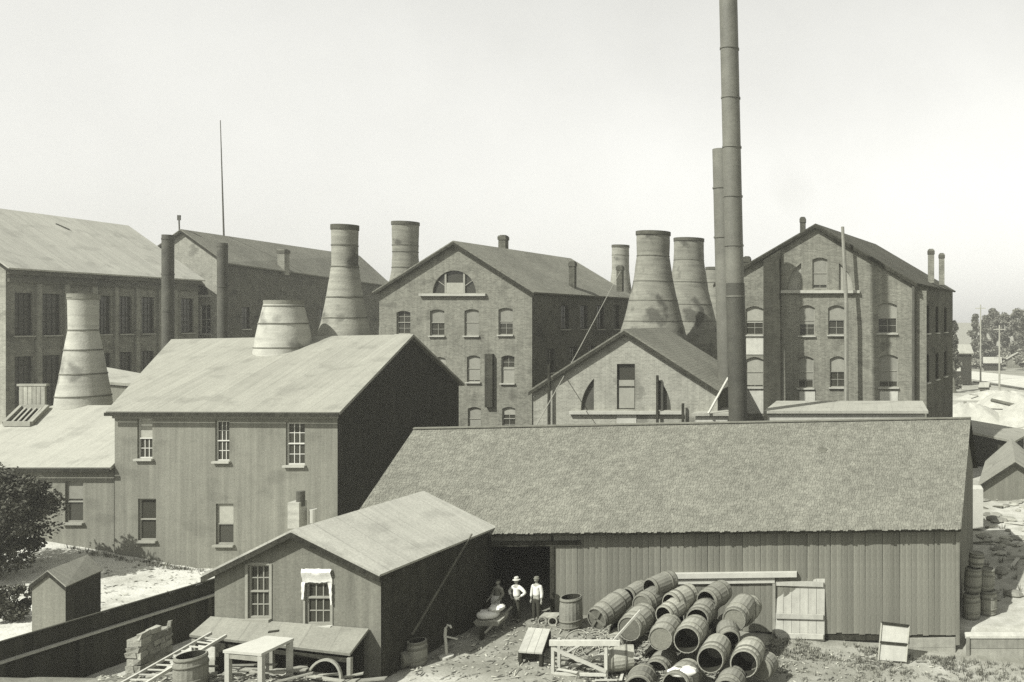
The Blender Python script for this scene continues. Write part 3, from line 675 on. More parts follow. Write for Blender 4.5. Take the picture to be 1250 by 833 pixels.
while u < u_end:
    zb = zbot(u)+rp.uniform(-.06,.06); zb = max(zb, lerp(-.25, -1.12, u/wf.len)+rp.uniform(-.05,.03)); zt = lerp(zeL, zeR, u/wf.len)+.02
    inst('plank', rp.choice(pm), barn, wf.at(u, zb, rp.uniform(.002,.02))-barn.location, (0, rp.uniform(-.003,.003), wf.rz), (1,1,zt-zb)); u += .2405
# boards above the doorway
uD0, uD1 = wf.upx(600), wf.upx(676)
for k in range(int((uD1-uD0)/.24)+1):
    uu = uD0+.12+k*.24; 
    if uu < uD1-.1: inst('plank', rp.choice(pm), barn, wf.at(uu, 2.95, rp.uniform(.002,.02))-barn.location, (0,0,wf.rz), (1,1,.66))
b = MB(); b.box(wf.at((uD0+uD1)/2+.3, 2.92, .08), (uD1-uD0+1.6, .12, .2), wf.rz); b.build('door_rail', M_darkwd, barn)
b = MB(); b.box(wf.at((uD0+uD1)/2+.2, 3.38, .12), (uD1-uD0+1.5, .12, .08), wf.rz); b.build('track', M_trim, barn)
b = MB(); b.box(wf.at(uD1-.03, 1.3, .06), (.16, .14, 3.2), wf.rz); b.build('door_post', M_darkwd, barn)
# sheathing behind the planks with a hole for the door, other walls
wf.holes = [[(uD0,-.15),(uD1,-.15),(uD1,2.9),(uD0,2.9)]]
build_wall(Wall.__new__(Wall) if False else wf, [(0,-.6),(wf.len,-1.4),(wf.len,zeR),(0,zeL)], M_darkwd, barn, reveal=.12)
for wl, o in ((Wall(FR, BR), None), (Wall(BL, FL), None)):
    z_e, z_r = (zeR, zrR) if wl.a.x > 0 else (zeL, zrL)
    build_wall(wl, [(0,-2.4 if wl.a.x > 0 else -.5),(wl.len,-1.5 if wl.a.x > 0 else -.5),(wl.len,z_e),(wl.len/2,z_r),(0,z_e)], M_plank, barn)
wl = Wall(BR, BL); build_wall(wl, [(0,-1.5),(wl.len,-.5),(wl.len,zeL),(0,zeR)], M_plank, barn)
b = MB(); b.box(wf.at(wf.len+.06, 1.1, .02), (.16, .16, 5.2), wf.rz); b.build('corner_board', M_plank, barn)
# roof plates and shingles
b = MB(); Zv = Vector((0,0,1)); up = Zv*.16
def rp3(s_, side, ov=.55, og=.25):
    """roof corner: side 0 left 1 right; s_ 'e' eave 'r' ridge 'b' back eave"""
    e, r_, bk = (FL, RL, BL) if side == 0 else (FR, RR, BR); ze_, zr_ = (zeL, zrL) if side == 0 else (zeR, zrR)
    g = (FR-FL).normalized()*(og if side else -og); sl = (zr_-ze_)/(r_-e).length
    if s_ == 'r': return r_+Zv*zr_+g
    if s_ == 'e': return e+Zv*(ze_-sl*ov)+g+(e-r_).normalized()*ov
    return bk+Zv*(ze_-sl*ov)+g+(bk-r_).normalized()*ov
b.slab(rp3('e',0)+up, rp3('e',1)+up, rp3('r',1)+up, rp3('r',0)+up, .13)
b.slab(rp3('r',0)+up, rp3('r',1)+up, rp3('b',1)+up, rp3('b',0)+up, .13)
roof = b.build('roof', M_darkwd, barn)
b = MB(); rs = random.Random(11); e0, e1, r0, r1 = rp3('e',0)+up, rp3('e',1)+up, rp3('r',0)+up, rp3('r',1)+up
nrm = (e1-e0).cross(r0-e0).normalized(); nc = 62
def rpt(a_, s_): return e0.lerp(e1, a_).lerp(r0.lerp(r1, a_), s_)
for k in range(nc):
    a_ = -rs.uniform(0, .006); s0 = (k-.15)/nc if k == 0 else k/nc; s1 = min((k+1.35)/nc, 1.0)
    while a_ < 1:
        wd = rs.uniform(.07,.17)/26.; g = .012/26; a0, a1 = max(a_, 0), min(a_+wd-g, 1)
        if a1 > a0:
            j = rs.uniform(-.35,.35)/nc; l = .008+rs.uniform(0,.012)
            p, q, q2, p2 = rpt(a0, s0+j), rpt(a1, s0+j+rs.uniform(-.03,.03)/nc), rpt(a1, s1), rpt(a0, s1)
            i = len(b.v); b.v += [p+nrm*.004, q+nrm*.004, p+nrm*l, q+nrm*l, q2+nrm*.006, p2+nrm*.006]
            b.f += [[i+2,i+3,i+4,i+5],[i,i+1,i+3,i+2],[i+1,i+4,i+3],[i,i+2,i+5]]
        a_ += wd
o = b.build('shingles', M_shing, barn); tag(o, kind='stuff')
b = MB(); p = rpt(.735,.70)+nrm*.03; ux = (e1-e0).normalized(); uy = (r0-e0).normalized(); ring = []
for k in range(18):
    rr_ = rs.uniform(.1,.3); ring.append(p+ux*rr_*math.cos(k*.349)+uy*rr_*1.2*math.sin(k*.349))
i0 = len(b.v); b.v += ring+[q-nrm*.03 for q in ring]; b.f.append(list(range(18))); b.f += [[k, k+18, (k+1) % 18+18, (k+1) % 18] for k in range(18)]
b.build('patch', M_bark, barn)
b = MB(); b.beam(r0+Zv*.05, r1+Zv*.05, .24, .06); b.build('ridge_board', M_shing, barn)
# skirting boards at the right foot of the front
for k, (x0, x1, z, h_) in enumerate(((1110,1166,-1.38,.4),(1108,1166,-1.8,.42))):
    b = MB(); u0, u1 = wf.upx(x0), wf.upx(x1); b.box(wf.at((u0+u1)/2, z, .07), (u1-u0, .06, h_), wf.rz); b.build('skirting_board', M_wood, barn)
# the sliding loading door and its rail
b = MB(); u0, u1 = wf.upx(821), wf.upx(973); z = wf.zpx(900,700.5); b.box(wf.at((u0+u1)/2, z, .16), (u1-u0, .2, .2), wf.rz); b.build('loading_door_rail', M_paint, barn)
b = MB(); u1 = wf.upx(946); b.box(wf.at((u0+u1)/2, z-.24, .1), (u1-u0, .1, .24), wf.rz); b.build('loading_door_header', M_woodp, barn)
b = MB(); u1b = wf.upx(945); b.box(wf.at(u1b, z-1.75, .08), (.12, .1, 2.8), wf.rz); b.build('loading_door_jamb', M_trim, barn)
ld = thing('loading_door', P(976,784,33.7), 'pale plank loading door propped against the barn front', 'door')
for k in range(6):
    x0 = 946+k*10.1; c0 = P(x0+5, 784-.3*k, 33.75); c1 = P(x0+5.2+.3, 704+k*.5, 33.95); b = MB(); b.beam(c0, c1, .30+.03, .05, up=Vector((0,1,0))); b.build('plank', M_woodp, ld)
for yy in (712, 752, 776):
    b = MB(); b.beam(P(947,yy,33.66+.2*(784-yy)/80-.0), P(1005,yy+1.5,33.66+.2*(784-yy)/80), .06, .2); b.build('ledge', M_woodp, ld)
# low board wall and pale ledge right of the barn
t = thing('retaining_wall', (9, 34.1, -2), 'low board retaining wall running from the barn corner', 'wall')
for k in range(2):
    for j in range(6):
        b = MB(); x0 = 3.75+j*2.4; b.box((x0+1.19, 34.15, -1.86+k*.42), (2.38, .07, .4)); b.build('board', M_wood, t)
b = MB(); b.box((3.7+7.2, 34.3, -1.16), (14.4, .45, .1)); b.build('coping', M_woodp, t)
for j in range(6):
    b = MB(); b.box((3.8+j*2.4, 34.08, -1.65), (.14, .1, 1.0)); b.build('post', M_wood, t)

# ------------------------------------------------------------------ small boarded house in front
D1 = 27.3; ha = (X(262,D1),D1); hb = (X(465,D1),D1); hc = (X(596,33.0),33.0); hd = (hc[0]-5.6,33.0)
def setH(t, W):
    wl = W['front']
    o = window(wl, t, *wl.rect(303,329,690,755), cols=3, rows_=2, frame=M_trim, sill=M_trim, casing=.09, inset=.05)
    o2 = window(wl, t, *wl.rect(373,404,697,763), cols=3, rows_=2, frame=M_trim, sill=M_paint, casing=.07, inset=.05)
    u0, u1, z0, z1 = wl.rect(370,406,694,710)
    b = MB(); rr = random.Random(2); rows = []
    for i in range(5):
        rows.append([wl.at(lerp(u0,u1,k/14), lerp(z1,z0,i/4)+rr.uniform(-.02,.02)+(-.04*math.sin(k/14*math.pi) if i == 4 else 0), .06+.05*math.sin(i*1.3)+rr.uniform(0,.025)) for k in range(15)])
    b.grid(rows[::-1]); u2 = wl.upx(374.5); rows = []
    for i in range(7):
        z = lerp(z0, wl.zpx(372,731), i/6); rows.append([wl.at(lerp(u0-.01,u2-.01*i,k/4), z, .06+rr.uniform(0,.04)) for k in range(5)])
    b.grid(rows[::-1]); rows = []
    for i in range(7):
        z = lerp(z0, wl.zpx(372,738), i/6); rows.append([wl.at(lerp(wl.upx(402)+.015*i,u1+.02,k/4), z, .06+rr.uniform(0,.04)) for k in range(5)])
    b.grid(rows[::-1])
    c = b.build('curtain', M_shirt, t, smooth=True)
tH, WH, rH = gable('boarded_house', 'small boarded gable house with two sash windows and a smooth pale roof', [ha, hb, hc, hd], 0, 3.62, 5.0, 'depth', M_house, M_tarl, oe=.18, og=.28, rt=.1, setup=setH, wmats={'right': M_darkwd, 'left': M_house})  # dark right wall: shade put into the board colour
wl = WH['front']
b = MB(); b.box(P(363,628,30.2), (.42,.42,.95)); o = b.build('chimney', M_kiln, tH)
b = MB(); p = P(367,618,30.2); b.tube([p, p+Vector((0,0,.55))], .14, 12); b.build('chimney_pot', M_iron, o)
b = MB(); p = P(382,638,30.4); b.tube([p, p+Vector((0,0,.5))], .13, 12); b.build('vent_pipe', M_paint, tH)
# downspout strut leaning along the dark side
b = MB(); b.beam(P(576,652,31.7), P(503,775,28.3), .05, .05); tag(b.build('leaning_pole', M_bark, None), 'long pole leaning diagonally against the dark side of the small house', 'pole')
# lean-to under the gable
t = thing('lean_to', P(340,860,26.5), 'open lean-to with flat plank roof under the small house windows', 'lean-to')
q = [P(231,775,26.3), P(427,798,25.9), P(450,767.5,27.25), P(257,752.5,27.25)]
n = 5
b = MB(); b.slab(*q, .09); b.build('roof', M_tar, t)
b = MB(); b.box(P(334,772,26.75), (.28,.12,.1), .4); b.build('roof_block', M_darkwd, t)
for px, D, y0 in ((236,26.4,779),(425,26.0,802),(330,26.2,790)):
    b = MB(); p = P(px, y0, D); g = gz(p.x, p.y)-.05; b.box((p.x+.05, p.y, (p.z+g)/2-.02), (.12,.12,p.z-g)); b.build('post', M_wood, t)
b = MB(); b.beam(P(238,784,26.42), P(424,806,26.02), .08, .12); b.build('front_beam', M_darkwd, t)
for k in range(9):
    b = MB(); u = .35+k*.55; b.box(wl.at(u, .75, .06), (.5,.06,1.5)); b.build('back_board', M_darkwd, t)

# ------------------------------------------------------------------ board fence
fp0 = Vector((-27.9,22.5,0)); fp1 = Vector((X(268,32.0),32.0,0)); fl = Wall(fp0, fp1)
t = thing('board_fence', (fp0+fp1)/2, 'dark board fence with rail toned as sunlit running up to the small house', 'fence')
def ftop(u): return lerp(2.02, 1.95, u/fl.len)
m_ = MB(); m_.box((0,.015,.5), (.236,.03,1)); fm = m_.mesh('board'); fm.materials.append(M_fence)
rf = random.Random(4); u = .12
while u < fl.len:
    g = fl.at(u,0); zb = gz(g.x, g.y)-.15; ht = ftop(u)+rf.uniform(-.015,.015)-zb
    inst('board', fm, t, fl.at(u, zb, rf.uniform(0,.012))-t.location, (0,0,fl.rz), (1,1,ht)); u += .24
b = MB(); b.beam(fl.at(0, 1.42, .075), fl.at(fl.len, 1.4, .085), .15, .07); b.build('rail', M_woodp, t)  # pale colour stands for sunlight on the top of the rail
b = MB(); b.beam(fl.at(0, ftop(0)+.03, 0), fl.at(fl.len, ftop(9)+.03, 0), .1, .045); b.build('cap_rail', M_fence, t)
for k in range(5):
    u = .9+k*2.1; g = fl.at(u,0); zb = gz(g.x,g.y)-.1; b = MB(); b.box(fl.at(u, (1.36+zb)/2, .075), (.13,.12,1.36-zb), fl.rz); b.build('post', M_fence, t)

# ------------------------------------------------------------------ outhouse
oc = [Vector((X(39,31.2),31.2,0)), Vector((X(80,31.0),31.0,0)), Vector((X(123,33.0),33.0,0)), Vector((X(88,33.1),33.1,0))]
zg = -.1
tO, WO, rO = gable('outhouse', 'small gabled outhouse standing on the pale yard beyond the fence', oc, zg, 1.98, 2.5, 'depth', M_house, M_tar, oe=.08, og=.06, rt=.05, wmats={'right': M_darkwd}, cat='outhouse')  # unlit right side is given by its dark colour

# ------------------------------------------------------------------ barrels
bm_cache = {}
def barrel_meshes(r, L_, ns=20):
    k = (round(r,2), round(L_,2))
    if k in bm_cache: return bm_cache[k]
    def rad(t): return r*(.90+.10*math.sin(math.pi*t))
    b = MB(); rows = []
    for i in range(9):
        t = i/8; row = []
        for j in range(ns*2):
            a_ = math.pi*j/ns; rr = rad(t)*(1.0 if j % 2 else .978); row.append((rr*math.cos(a_), rr*math.sin(a_), t*L_))
        rows.append(row)
    inner = []
    for i in range(8, -1, -1):
        t = i/8; inner.append([((rad(t)-.035)*math.cos(math.pi*j/ns), (rad(t)-.035)*math.sin(math.pi*j/ns), t*L_) for j in range(ns*2)])
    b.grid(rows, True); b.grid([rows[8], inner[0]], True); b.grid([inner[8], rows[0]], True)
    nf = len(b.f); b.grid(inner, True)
    st = b.mesh('staves', uv=True); st.materials.append(M_barrel); st.materials.append(M_bshade)
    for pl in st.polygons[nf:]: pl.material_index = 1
    b = MB()
    b.lathe([(rad(.97)-.04, L_*.955), (rad(.97)-.04, L_*.975)], (0,0,0), 24, cap_top=True, cap_bot=True); hd = b.mesh('head'); hd.materials.append(M_bhead)
    hs = []
    for t in (.06, .27, .73, .94):
        b = MB(); h_ = .035/L_*1.0; b.lathe([(rad(t-h_)-.01, (t-h_)*L_), (rad(t-h_)+.02, (t-h_)*L_), (rad(t+h_)+.02, (t+h_)*L_), (rad(t+h_)-.01, (t+h_)*L_)], (0,0,0), 28); m_ = b.mesh('hoop', uv=False); m_.materials.append(M_bhoop); m_.shade_smooth(); hs.append(m_)
    bm_cache[k] = (st, hd, hs); return bm_cache[k]
def barrel(label, loc, axis_v, r=.5, L_=1.15, heads='far', group='old barrels heaped in the yard', name='barrel', hoops=4):
    """loc = centre of the near end; axis_v runs towards the far end"""
    r *= .95; st, hd, hs = barrel_meshes(r, L_)
    t = thing(name, loc, label, 'barrel', group); q = Vector(axis_v).normalized().to_track_quat('Z','Y')
    t.rotation_euler = q.to_euler()
    inst('staves', st, t); 
    if heads in ('far','both'): inst('head', hd, t)
    if heads in ('near','both'): inst('head', hd, t, (0,0,L_), (math.pi,0,0))
    rb_ = random.Random(loc[0]*37.1+loc[2]*11.3); skip = rb_.choice((None,None,1,2,0,3))
    for k, m_ in enumerate(hs):
        if k != skip: inst('hoop', m_, t)
    return t
GL = 'weathered empty barrel half buried inside the heap'
GC = 'barrel with its head still in, lying in the heap before the barn'
def pb(px, py, D, ax, r, L_=1.15, heads='far', label=None):
    lab = label or (GC if heads in ('near','both') else GL)
    return barrel(lab, P(px,py,D), ax, r, L_, heads, group='old barrels heaped in the yard')
# foremost row
pb(867,806,28.4,(.05,1,.03),.54, label='open dark-mouthed barrel at the heap foot, next to the widest barrel'); pb(908,811,28.5,(.10,1,.05),.57, label='widest open barrel at the heap foot on the loading door side')
pb(824,838,27.6,(.2,1,0),.56, label='open barrel at the very bottom, in front of the canvas bundle'); pb(778,842,27.7,(-.1,1,.0),.52, label='open barrel at the bottom beside the sawhorse leg'); pb(886,846,27.6,(.06,1,0),.52, label='lowest open barrel between the two widest-mouthed barrels')
pb(929,818,29.0,(.3,1,0),.42,.7,'near','short closed keg at the loading door end of the heap')
pb(845,832,29.2,(.0,1,0),.5); pb(800,822,29.0,(.1,1,0),.52)
# second row
pb(838,782,29.0,(.08,1,.04),.55, label='open barrel in the heap middle with the largest black mouth'); pb(806,780,29.0,(.05,1,.06),.5,1.15,'near','closed barrel in the heap middle, touching the largest black-mouthed one'); pb(890,783,29.5,(-.25,1,.05),.44, label='small open barrel twisted the other way, above the heap foot pair')
pb(768,768,29.5,(.22,1,.1),.53,1.2,'near','closed barrel with a stick leaning across it')
pb(872,803,29.8,(0,1,0),.5); pb(838,815,30.4,(0,1,0),.5); pb(800,806,30.3,(0,1,0),.5)
# upper rows
pb(851,757,30.3,(.12,1,.05),.5, label='open barrel lying just above the big black-mouthed one'); pb(896,757,30.4,(.16,1,.12),.52,1.3,'near','long closed barrel high on the heap beside the loading door'); pb(818,738,30.7,(.55,1,.05),.47, label='open barrel near the heap top turned towards the doorway'); pb(810,752,30.1,(.4,1,.1),.42, label='narrow open barrel wedged below the one turned to the doorway')
pb(862,735,31.0,(.42,1,.08),.5, label='open barrel at the heap top just under the white door rail'); pb(793,719,31.2,(.6,1,.03),.43, label='topmost open barrel of the heap, against the barn planks'); pb(783,740,30.7,(.35,1,.06),.48,1.15,'near','closed barrel directly below the topmost one')
pb(882,775,31.2,(0,1,0),.5); pb(845,776,31.4,(0,1,0),.5); pb(808,770,31.2,(0,1,0),.5); pb(905,752,31.3,(.2,1,.02),.5,1.1)
pb(858,760,32.1,(0,1,0),.45,1.0); pb(822,756,31.9,(0,1,0),.5,1.1); pb(790,762,31.0,(.1,1,0),.5)
stout = pb(728,756,30.3,(.42,1,.22),.5,1.5,'near','stout barrel with crossed battens on its head, lying on the doorway side of the heap')
for a_ in (.6, -.95):
    m_ = MB(); m_.box((0,0,-.005), (.78,.09,.04), a_); mm = m_.mesh('batten'); mm.materials.append(M_bhoop); inst('batten', mm, stout)
pb(766,729,31.6,(.5,1,.1),.4,.9,'far','short open barrel behind the stout battened one')
pb(757,772,31.2,(.1,1,0),.5); pb(748,790,30.2,(.05,1,0),.46)
# left of the heap
pb(737,806,28.6,(1,.35,.0),.46,1.0,'far','open dark-mouthed barrel lying sideways behind the sawhorse')
barrel('dark upright barrel standing by the barn doorway', (X(697,32.2),32.2,gz(X(697,32.2),32.2)), (0,0,1), .46, 1.2, 'near')
bd = barrel('bulging weathered tub standing under the ladder', (X(233,24.3),24.3,gz(X(233,24.3),24.3)), (0,0,1), .44, .95, 'none')
barrel('dark barrel standing in the shade of the small house', (X(509,28.6),28.6,gz(X(509,28.6),28.6)), (0,0,1), .34, .85, 'near')
barrel('squat dark keg lying in the shade by the house wall', (X(488,28.2),28.2,gz(X(488,28.2),28.2)+.3), (.6,1,0), .3, .7, 'near')
# stack of barrels past the barn corner
xq = X(1192,36.4)
k = 0
for px, D, z, r, h_ in ((1186,36.2,0,.42,1.05),(1206,36.8,0,.42,1.05),(1188,37.6,0,.42,1.05),(1187,36.5,1.06,.42,1.05),(1203,36.9,1.06,.4,.95),(1191,36.8,2.12,.36,.6)):
    xx = X(px,D); barrel(['bottom barrel of the stack touching the barn corner board','bottom barrel of the stack on the open ground side','bottom barrel behind the stack past the barn corner','second-tier barrel of the stack against the barn end','second-tier barrel of the stack on the open ground side','small topmost keg of the stack past the barn corner'][k], (xx,D,gz(xx,D)+z), (.02*k,.02,1), r, h_, 'both', 'barrels stacked past the barn corner'); k += 1

# ------------------------------------------------------------------ yard things
# sawhorse with crossed brace
t = thing('sawhorse', P(708,826,28.3), 'pale sawhorse frame with diagonal brace before the barrel heap', 'sawhorse')
for px in (675, 740):
    for dy in (0, .55):
        b = MB(); p = P(px,786,28.2); g = gz(p.x,p.y+dy); b.box((p.x, p.y+dy, (p.z+g)/2-.02), (.1,.09,p.z-g)); b.build('leg', M_woodp, t)
b = MB(); b.beam(P(671,785,28.15), P(757,785,28.15), .09, .18); b.build('rail', M_woodp, t)
b = MB(); b.beam(P(671,784,28.75), P(752,784,28.75), .09, .16); b.build('rail', M_woodp, t)
b = MB(); b.beam(P(676,792,28.14), P(740,820,28.14), .06, .11); b.build('brace', M_woodp, t)
b = MB(); b.beam(P(740,797,28.78), P(678,822,28.78), .06, .1); b.build('brace', M_woodp, t)
b = MB(); b.beam(P(676,823,28.15), P(740,824,28.15), .06, .1); b.build('stretcher', M_woodp, t)
# long stick over it
b = MB(); b.beam(P(742,790,28.6), P(782,745,29.2), .07, .07); tag(b.build('loose_stick', M_woodp, None), 'thin pale stick leaning on the barrel heap beside the sawhorse', 'stick')
# low bench with pale top
t = thing('work_bench', P(650,815,29), 'low bench with bright plank top in the yard path', 'bench')
q = [P(633,795,28.6), P(662,797,28.5), P(672,768,30.2), P(645,766,30.4)]
for k in range(3):
    b = MB(); f0, f1 = k/3, (k+.96)/3; b.slab(q[0].lerp(q[1],f0), q[0].lerp(q[1],f1), q[3].lerp(q[2],f1), q[3].lerp(q[2],f0), .06); b.build('plank', M_woodp, t)
for p in q:
    pp = p+(sum(q, Vector())/4-p)*.12; g = gz(pp.x,pp.y); b = MB(); b.box((pp.x,pp.y,(pp.z+g)/2-.05), (.12,.12,pp.z-g-.02)); b.build('leg', M_darkwd, t)
b = MB(); cc = sum(q, Vector())/4; b.box((cc.x,cc.y,gz(cc.x,cc.y)+.28), (.7,1.3,.3), .2); b.build('dark_underside', M_darkwd, t)  # dark block filling the space under the bench top
# old hoops and scrap staves
for k, (px, py, D, tilt) in enumerate(((716,776,29.6,.5),(703,771,30.2,.8),(726,770,30.0,1.1))):
    b = MB(); c = Vector((X(px,D),D,gz(X(px,D),D)+.30*math.sin(tilt)*1.45)); n = 28; rr = .44
    m_ = Matrix.Translation(c) @ Matrix.Rotation(tilt, 4, 'X')
    b.grid([[m_ @ Vector((rr*math.cos(2*math.pi*j/n)*s_, rr*math.sin(2*math.pi*j/n)*s_, h_)) for j in range(n)] for s_, h_ in ((1,-.03),(1.05,-.03),(1.05,.03),(1,.03),(1,-.03))], True)
    tag(b.build('barrel_hoop', M_wood, None), 'loose barrel hoop propped in the scrap by the sawhorse', 'hoop', 'loose hoops by the sawhorse')
# wheelbarrow with sacks
c = P(600,770,31.6); zg0 = gz(c.x,c.y)
t = thing('wheelbarrow', (c.x,c.y,zg0), 'wooden wheelbarrow before the aproned worker', 'wheelbarrow')
b = MB(); b.hexa([(c.x-.42,c.y-.35,zg0+.35),(c.x+.4,c.y-.3,zg0+.35),(c.x+.4,c.y+.4,zg0+.38),(c.x-.42,c.y+.4,zg0+.38),(c.x-.5,c.y-.42,zg0+.55),(c.x+.48,c.y-.36,zg0+.55),(c.x+.48,c.y+.48,zg0+.58),(c.x-.5,c.y+.48,zg0+.58)]); b.build('tray', M_wood, t)
for s_ in (-1, 1):
    b = MB(); b.beam((c.x+s_*.1,c.y-.75,zg0+.25), (c.x+s_*.34,c.y+1.0,zg0+.62), .06, .06); b.build('handle', M_wood, t)
    b = MB(); b.box((c.x+s_*.3,c.y+.4,zg0+.18), (.06,.06,.36)); b.build('leg', M_wood, t)
b = MB(); m_ = Matrix.Translation((c.x,c.y-.72,zg0+.24)) @ Matrix.Rotation(R(90),4,'Y'); n = 18
b.grid([[m_ @ Vector((rr*math.cos(2*math.pi*j/n), rr*math.sin(2*math.pi*j/n), h_)) for j in range(n)] for rr, h_ in ((.06,-.03),(.24,-.025),(.24,.025),(.06,.03),(.06,-.03))], True); b.build('wheel', M_darkwd, t)
def sack(loc, s, label, seed):
    rr = random.Random(seed); b = MB(); rows = []; n = 14
    for i in range(9):
        th = math.pi*i/8; row = []
        for j in range(n):
            ph = 2*math.pi*j/n; k = 1+rr.uniform(-.08,.08); f = math.sin(th)**.6
            row.append(Vector(loc)+Vector((s[0]*f*math.cos(ph)*k, s[1]*f*math.sin(ph)*k, s[2]*(1-math.cos(th))*k*.5)))
        rows.append(row)
    b.grid(rows, True); return tag(b.build('sack', M_shirt, None, smooth=True, base=loc), label, 'sack')
sack((c.x-.12,c.y-.02,zg0+.55), (.44,.36,.3), 'broad white sack lying in the wheelbarrow', 1)
sack((c.x+.16,c.y+.1,zg0+.78), (.3,.28,.24), 'smaller white sack on top of the wheelbarrow load', 2)
# hydrant-like pump
t = thing('hand_pump', P(545,803,29.2), 'white hand pump with curved spout in the shaded yard', 'pump')
pz = P(545,803,29.2); pz.z = gz(pz.x,pz.y)
b = MB(); b.lathe([(.24,0),(.24,.08),(.1,.1)], pz, 16, cap_top=True); b.build('base', M_paint, t, smooth=True)
b = MB(); b.tube([pz+Vector(q_) for q_ in ((0,0,.05),(-.02,0,.5),(-.05,0,.8),(-.03,0,1.05),(.04,0,1.16),(.13,0,1.14),(.17,0,1.05))], [.05,.05,.055,.05,.045,.04,.035], 10); b.build('spout', M_paint, t, smooth=True)
b = MB(); b.beam(pz+Vector((.0,0,.75)), pz+Vector((.35,.1,.62)), .05, .04); b.build('handle', M_paint, t)
# crate board leaning by barn front
t = thing('crate', P(1090,808,32.6), 'pale two-panel crate lid leaning in the weeds before the barn', 'crate')
q = [P(1072,806,32.5), P(1106,808,32.5), P(1110,764,32.9), P(1076,760,32.9)]
for f0, f1 in ((0,.47),(.5,1)):
    b = MB(); b.slab(q[0].lerp(q[3],f0), q[1].lerp(q[2],f0), q[1].lerp(q[2],f1), q[0].lerp(q[3],f1), .05); b.build('panel', M_woodp, t)
b = MB()
for f0 in (.48, 1.0): b.beam(q[0].lerp(q[3],f0)+Vector((0,-.04,0)), q[1].lerp(q[2],f0)+Vector((0,-.04,0)), .05, .09)
b.build('batten', M_darkwd, t)
for s_ in (0, 1):
    b = MB(); b.beam(q[s_]+Vector((0,-.03,0)), q[3-s_]+Vector((0,-.03,0)), .06, .06); b.build('stile', M_wood, t)
# trestle table with bright top
t = thing('trestle_table', P(315,833,24.8), 'trestle table with bright white top before the lean-to', 'table')
q = [P(272,794,24.4), P(319,798,24.2), P(359,779,25.3), P(325,776,25.5)]
b = MB(); b.slab(*q, .08); b.build('table_top', M_paint, t)
for k, p in enumerate(q):
    pp = p+(sum(q, Vector())/4-p)*.14; g = gz(pp.x,pp.y); b = MB(); b.box((pp.x,pp.y,(pp.z+g)/2-.06), (.13,.13,pp.z-g-.05)); b.build('leg', M_woodp, t)
b = MB(); b.beam(q[0]+Vector((.1,.05,-.18)), q[1]+Vector((-.1,.05,-.18)), .05, .14); b.build('apron', M_wood, t)
# masonry pier of rough stones
c = P(178,800,25.0); rng = random.Random(9); g = gz(c.x,c.y)
t = thing('stone_pier', (c.x,c.y,g), 'crumbling rubble stone pier beside the dark fence', 'pier')
z = g-.05; x0p, y0p = X(153,25.), 25.; Wp, Lp = .46, 1.15
while z < 2.5:
    h_ = rng.uniform(.13,.24); yy = 0.
    while yy < Lp-.04:
        ln = min(rng.uniform(.16,.42), Lp-yy); xx = 0.
        while xx < Wp-.04:
            wd = min(rng.uniform(.18,.4), Wp-xx)
            lim = (2.2 if xx < .2 else 2.38)+(.12 if yy > .45 else 0)-(.18 if .4 < yy < .6 else 0)
            if z+h_*.6 < lim:
                b = MB(); a0, a1, b0, b1 = x0p+xx+.006, x0p+xx+wd-.006, y0p+yy+.006, y0p+yy+ln-.006; zt = z+h_-.01
                pts = [(a0,b0,z),(a1,b0,z),(a1,b1,z),(a0,b1,z),(a0,b0,zt),(a1,b0,zt),(a1,b1,zt),(a0,b1,zt)]
                b.hexa([Vector(p_)+Vector([rng.uniform(-.03,.03) for _ in range(3)]) for p_ in pts]); b.build('stone', M_rubble, t)
            xx += wd
        yy += ln
    z += h_
# ladder
t = thing('ladder', P(200,812,24.2), 'pale wooden ladder leaning from yard scrap up to the lean-to roof', 'ladder')
A0, A1 = P(150,838,23.2), P(158,842,23.2); B0, B1 = P(258,776,25.9), P(271,779,25.8)
A0, A1, B0, B1 = P(146,836,23.4), P(176,836,23.4), P(258,773,26.0), P(276,776,25.9)
for p, q in ((A0,B0),(A1,B1)): b = MB(); b.beam(p, q, .07, .09); b.build('stile', M_woodp, t)
for k in range(1, 11): b = MB(); b.beam(A0.lerp(B0,k/11), A1.lerp(B1,k/11), .035, .035); b.build('rung', M_woodp, t)
# wheel/hoop leaning under the lean-to, lumber scrap
b = MB(); c = P(395,832,25.2); m_ = Matrix.Translation(c) @ Matrix.Rotation(R(80),4,'X'); n = 30
b.grid([[m_ @ Vector((.5*s_*math.cos(2*math.pi*j/n), .6*s_*math.sin(2*math.pi*j/n), h_)) for j in range(n)] for s_, h_ in ((1,-.04),(1.12,-.04),(1.12,.04),(1,.04),(1,-.04))], True)
tag(b.build('wheel_rim', M_wood, None), 'big wooden hoop leaning upright under the lean-to front', 'hoop')
rs = random.Random(21)
for k in range(34):
    px = rs.uniform(185, 445); D = rs.uniform(24.6,26.6); xx = X(px,D); zz = gz(xx,D)+.05+rs.uniform(0,.35); L_ = rs.uniform(.6,1.8); a_ = rs.uniform(-.5,.6)
    b = MB(); b.box((xx,D,zz), (L_,rs.uniform(.1,.22),.04), a_, rs.uniform(-.2,.2), rs.uniform(-.15,.15))
    tag(b.build('scrap_board', rs.choice((M_wood,M_woodp,M_wood)), None), 'loose scrap board in the litter around the trestle table', 'board', 'scrap boards by the lean-to')
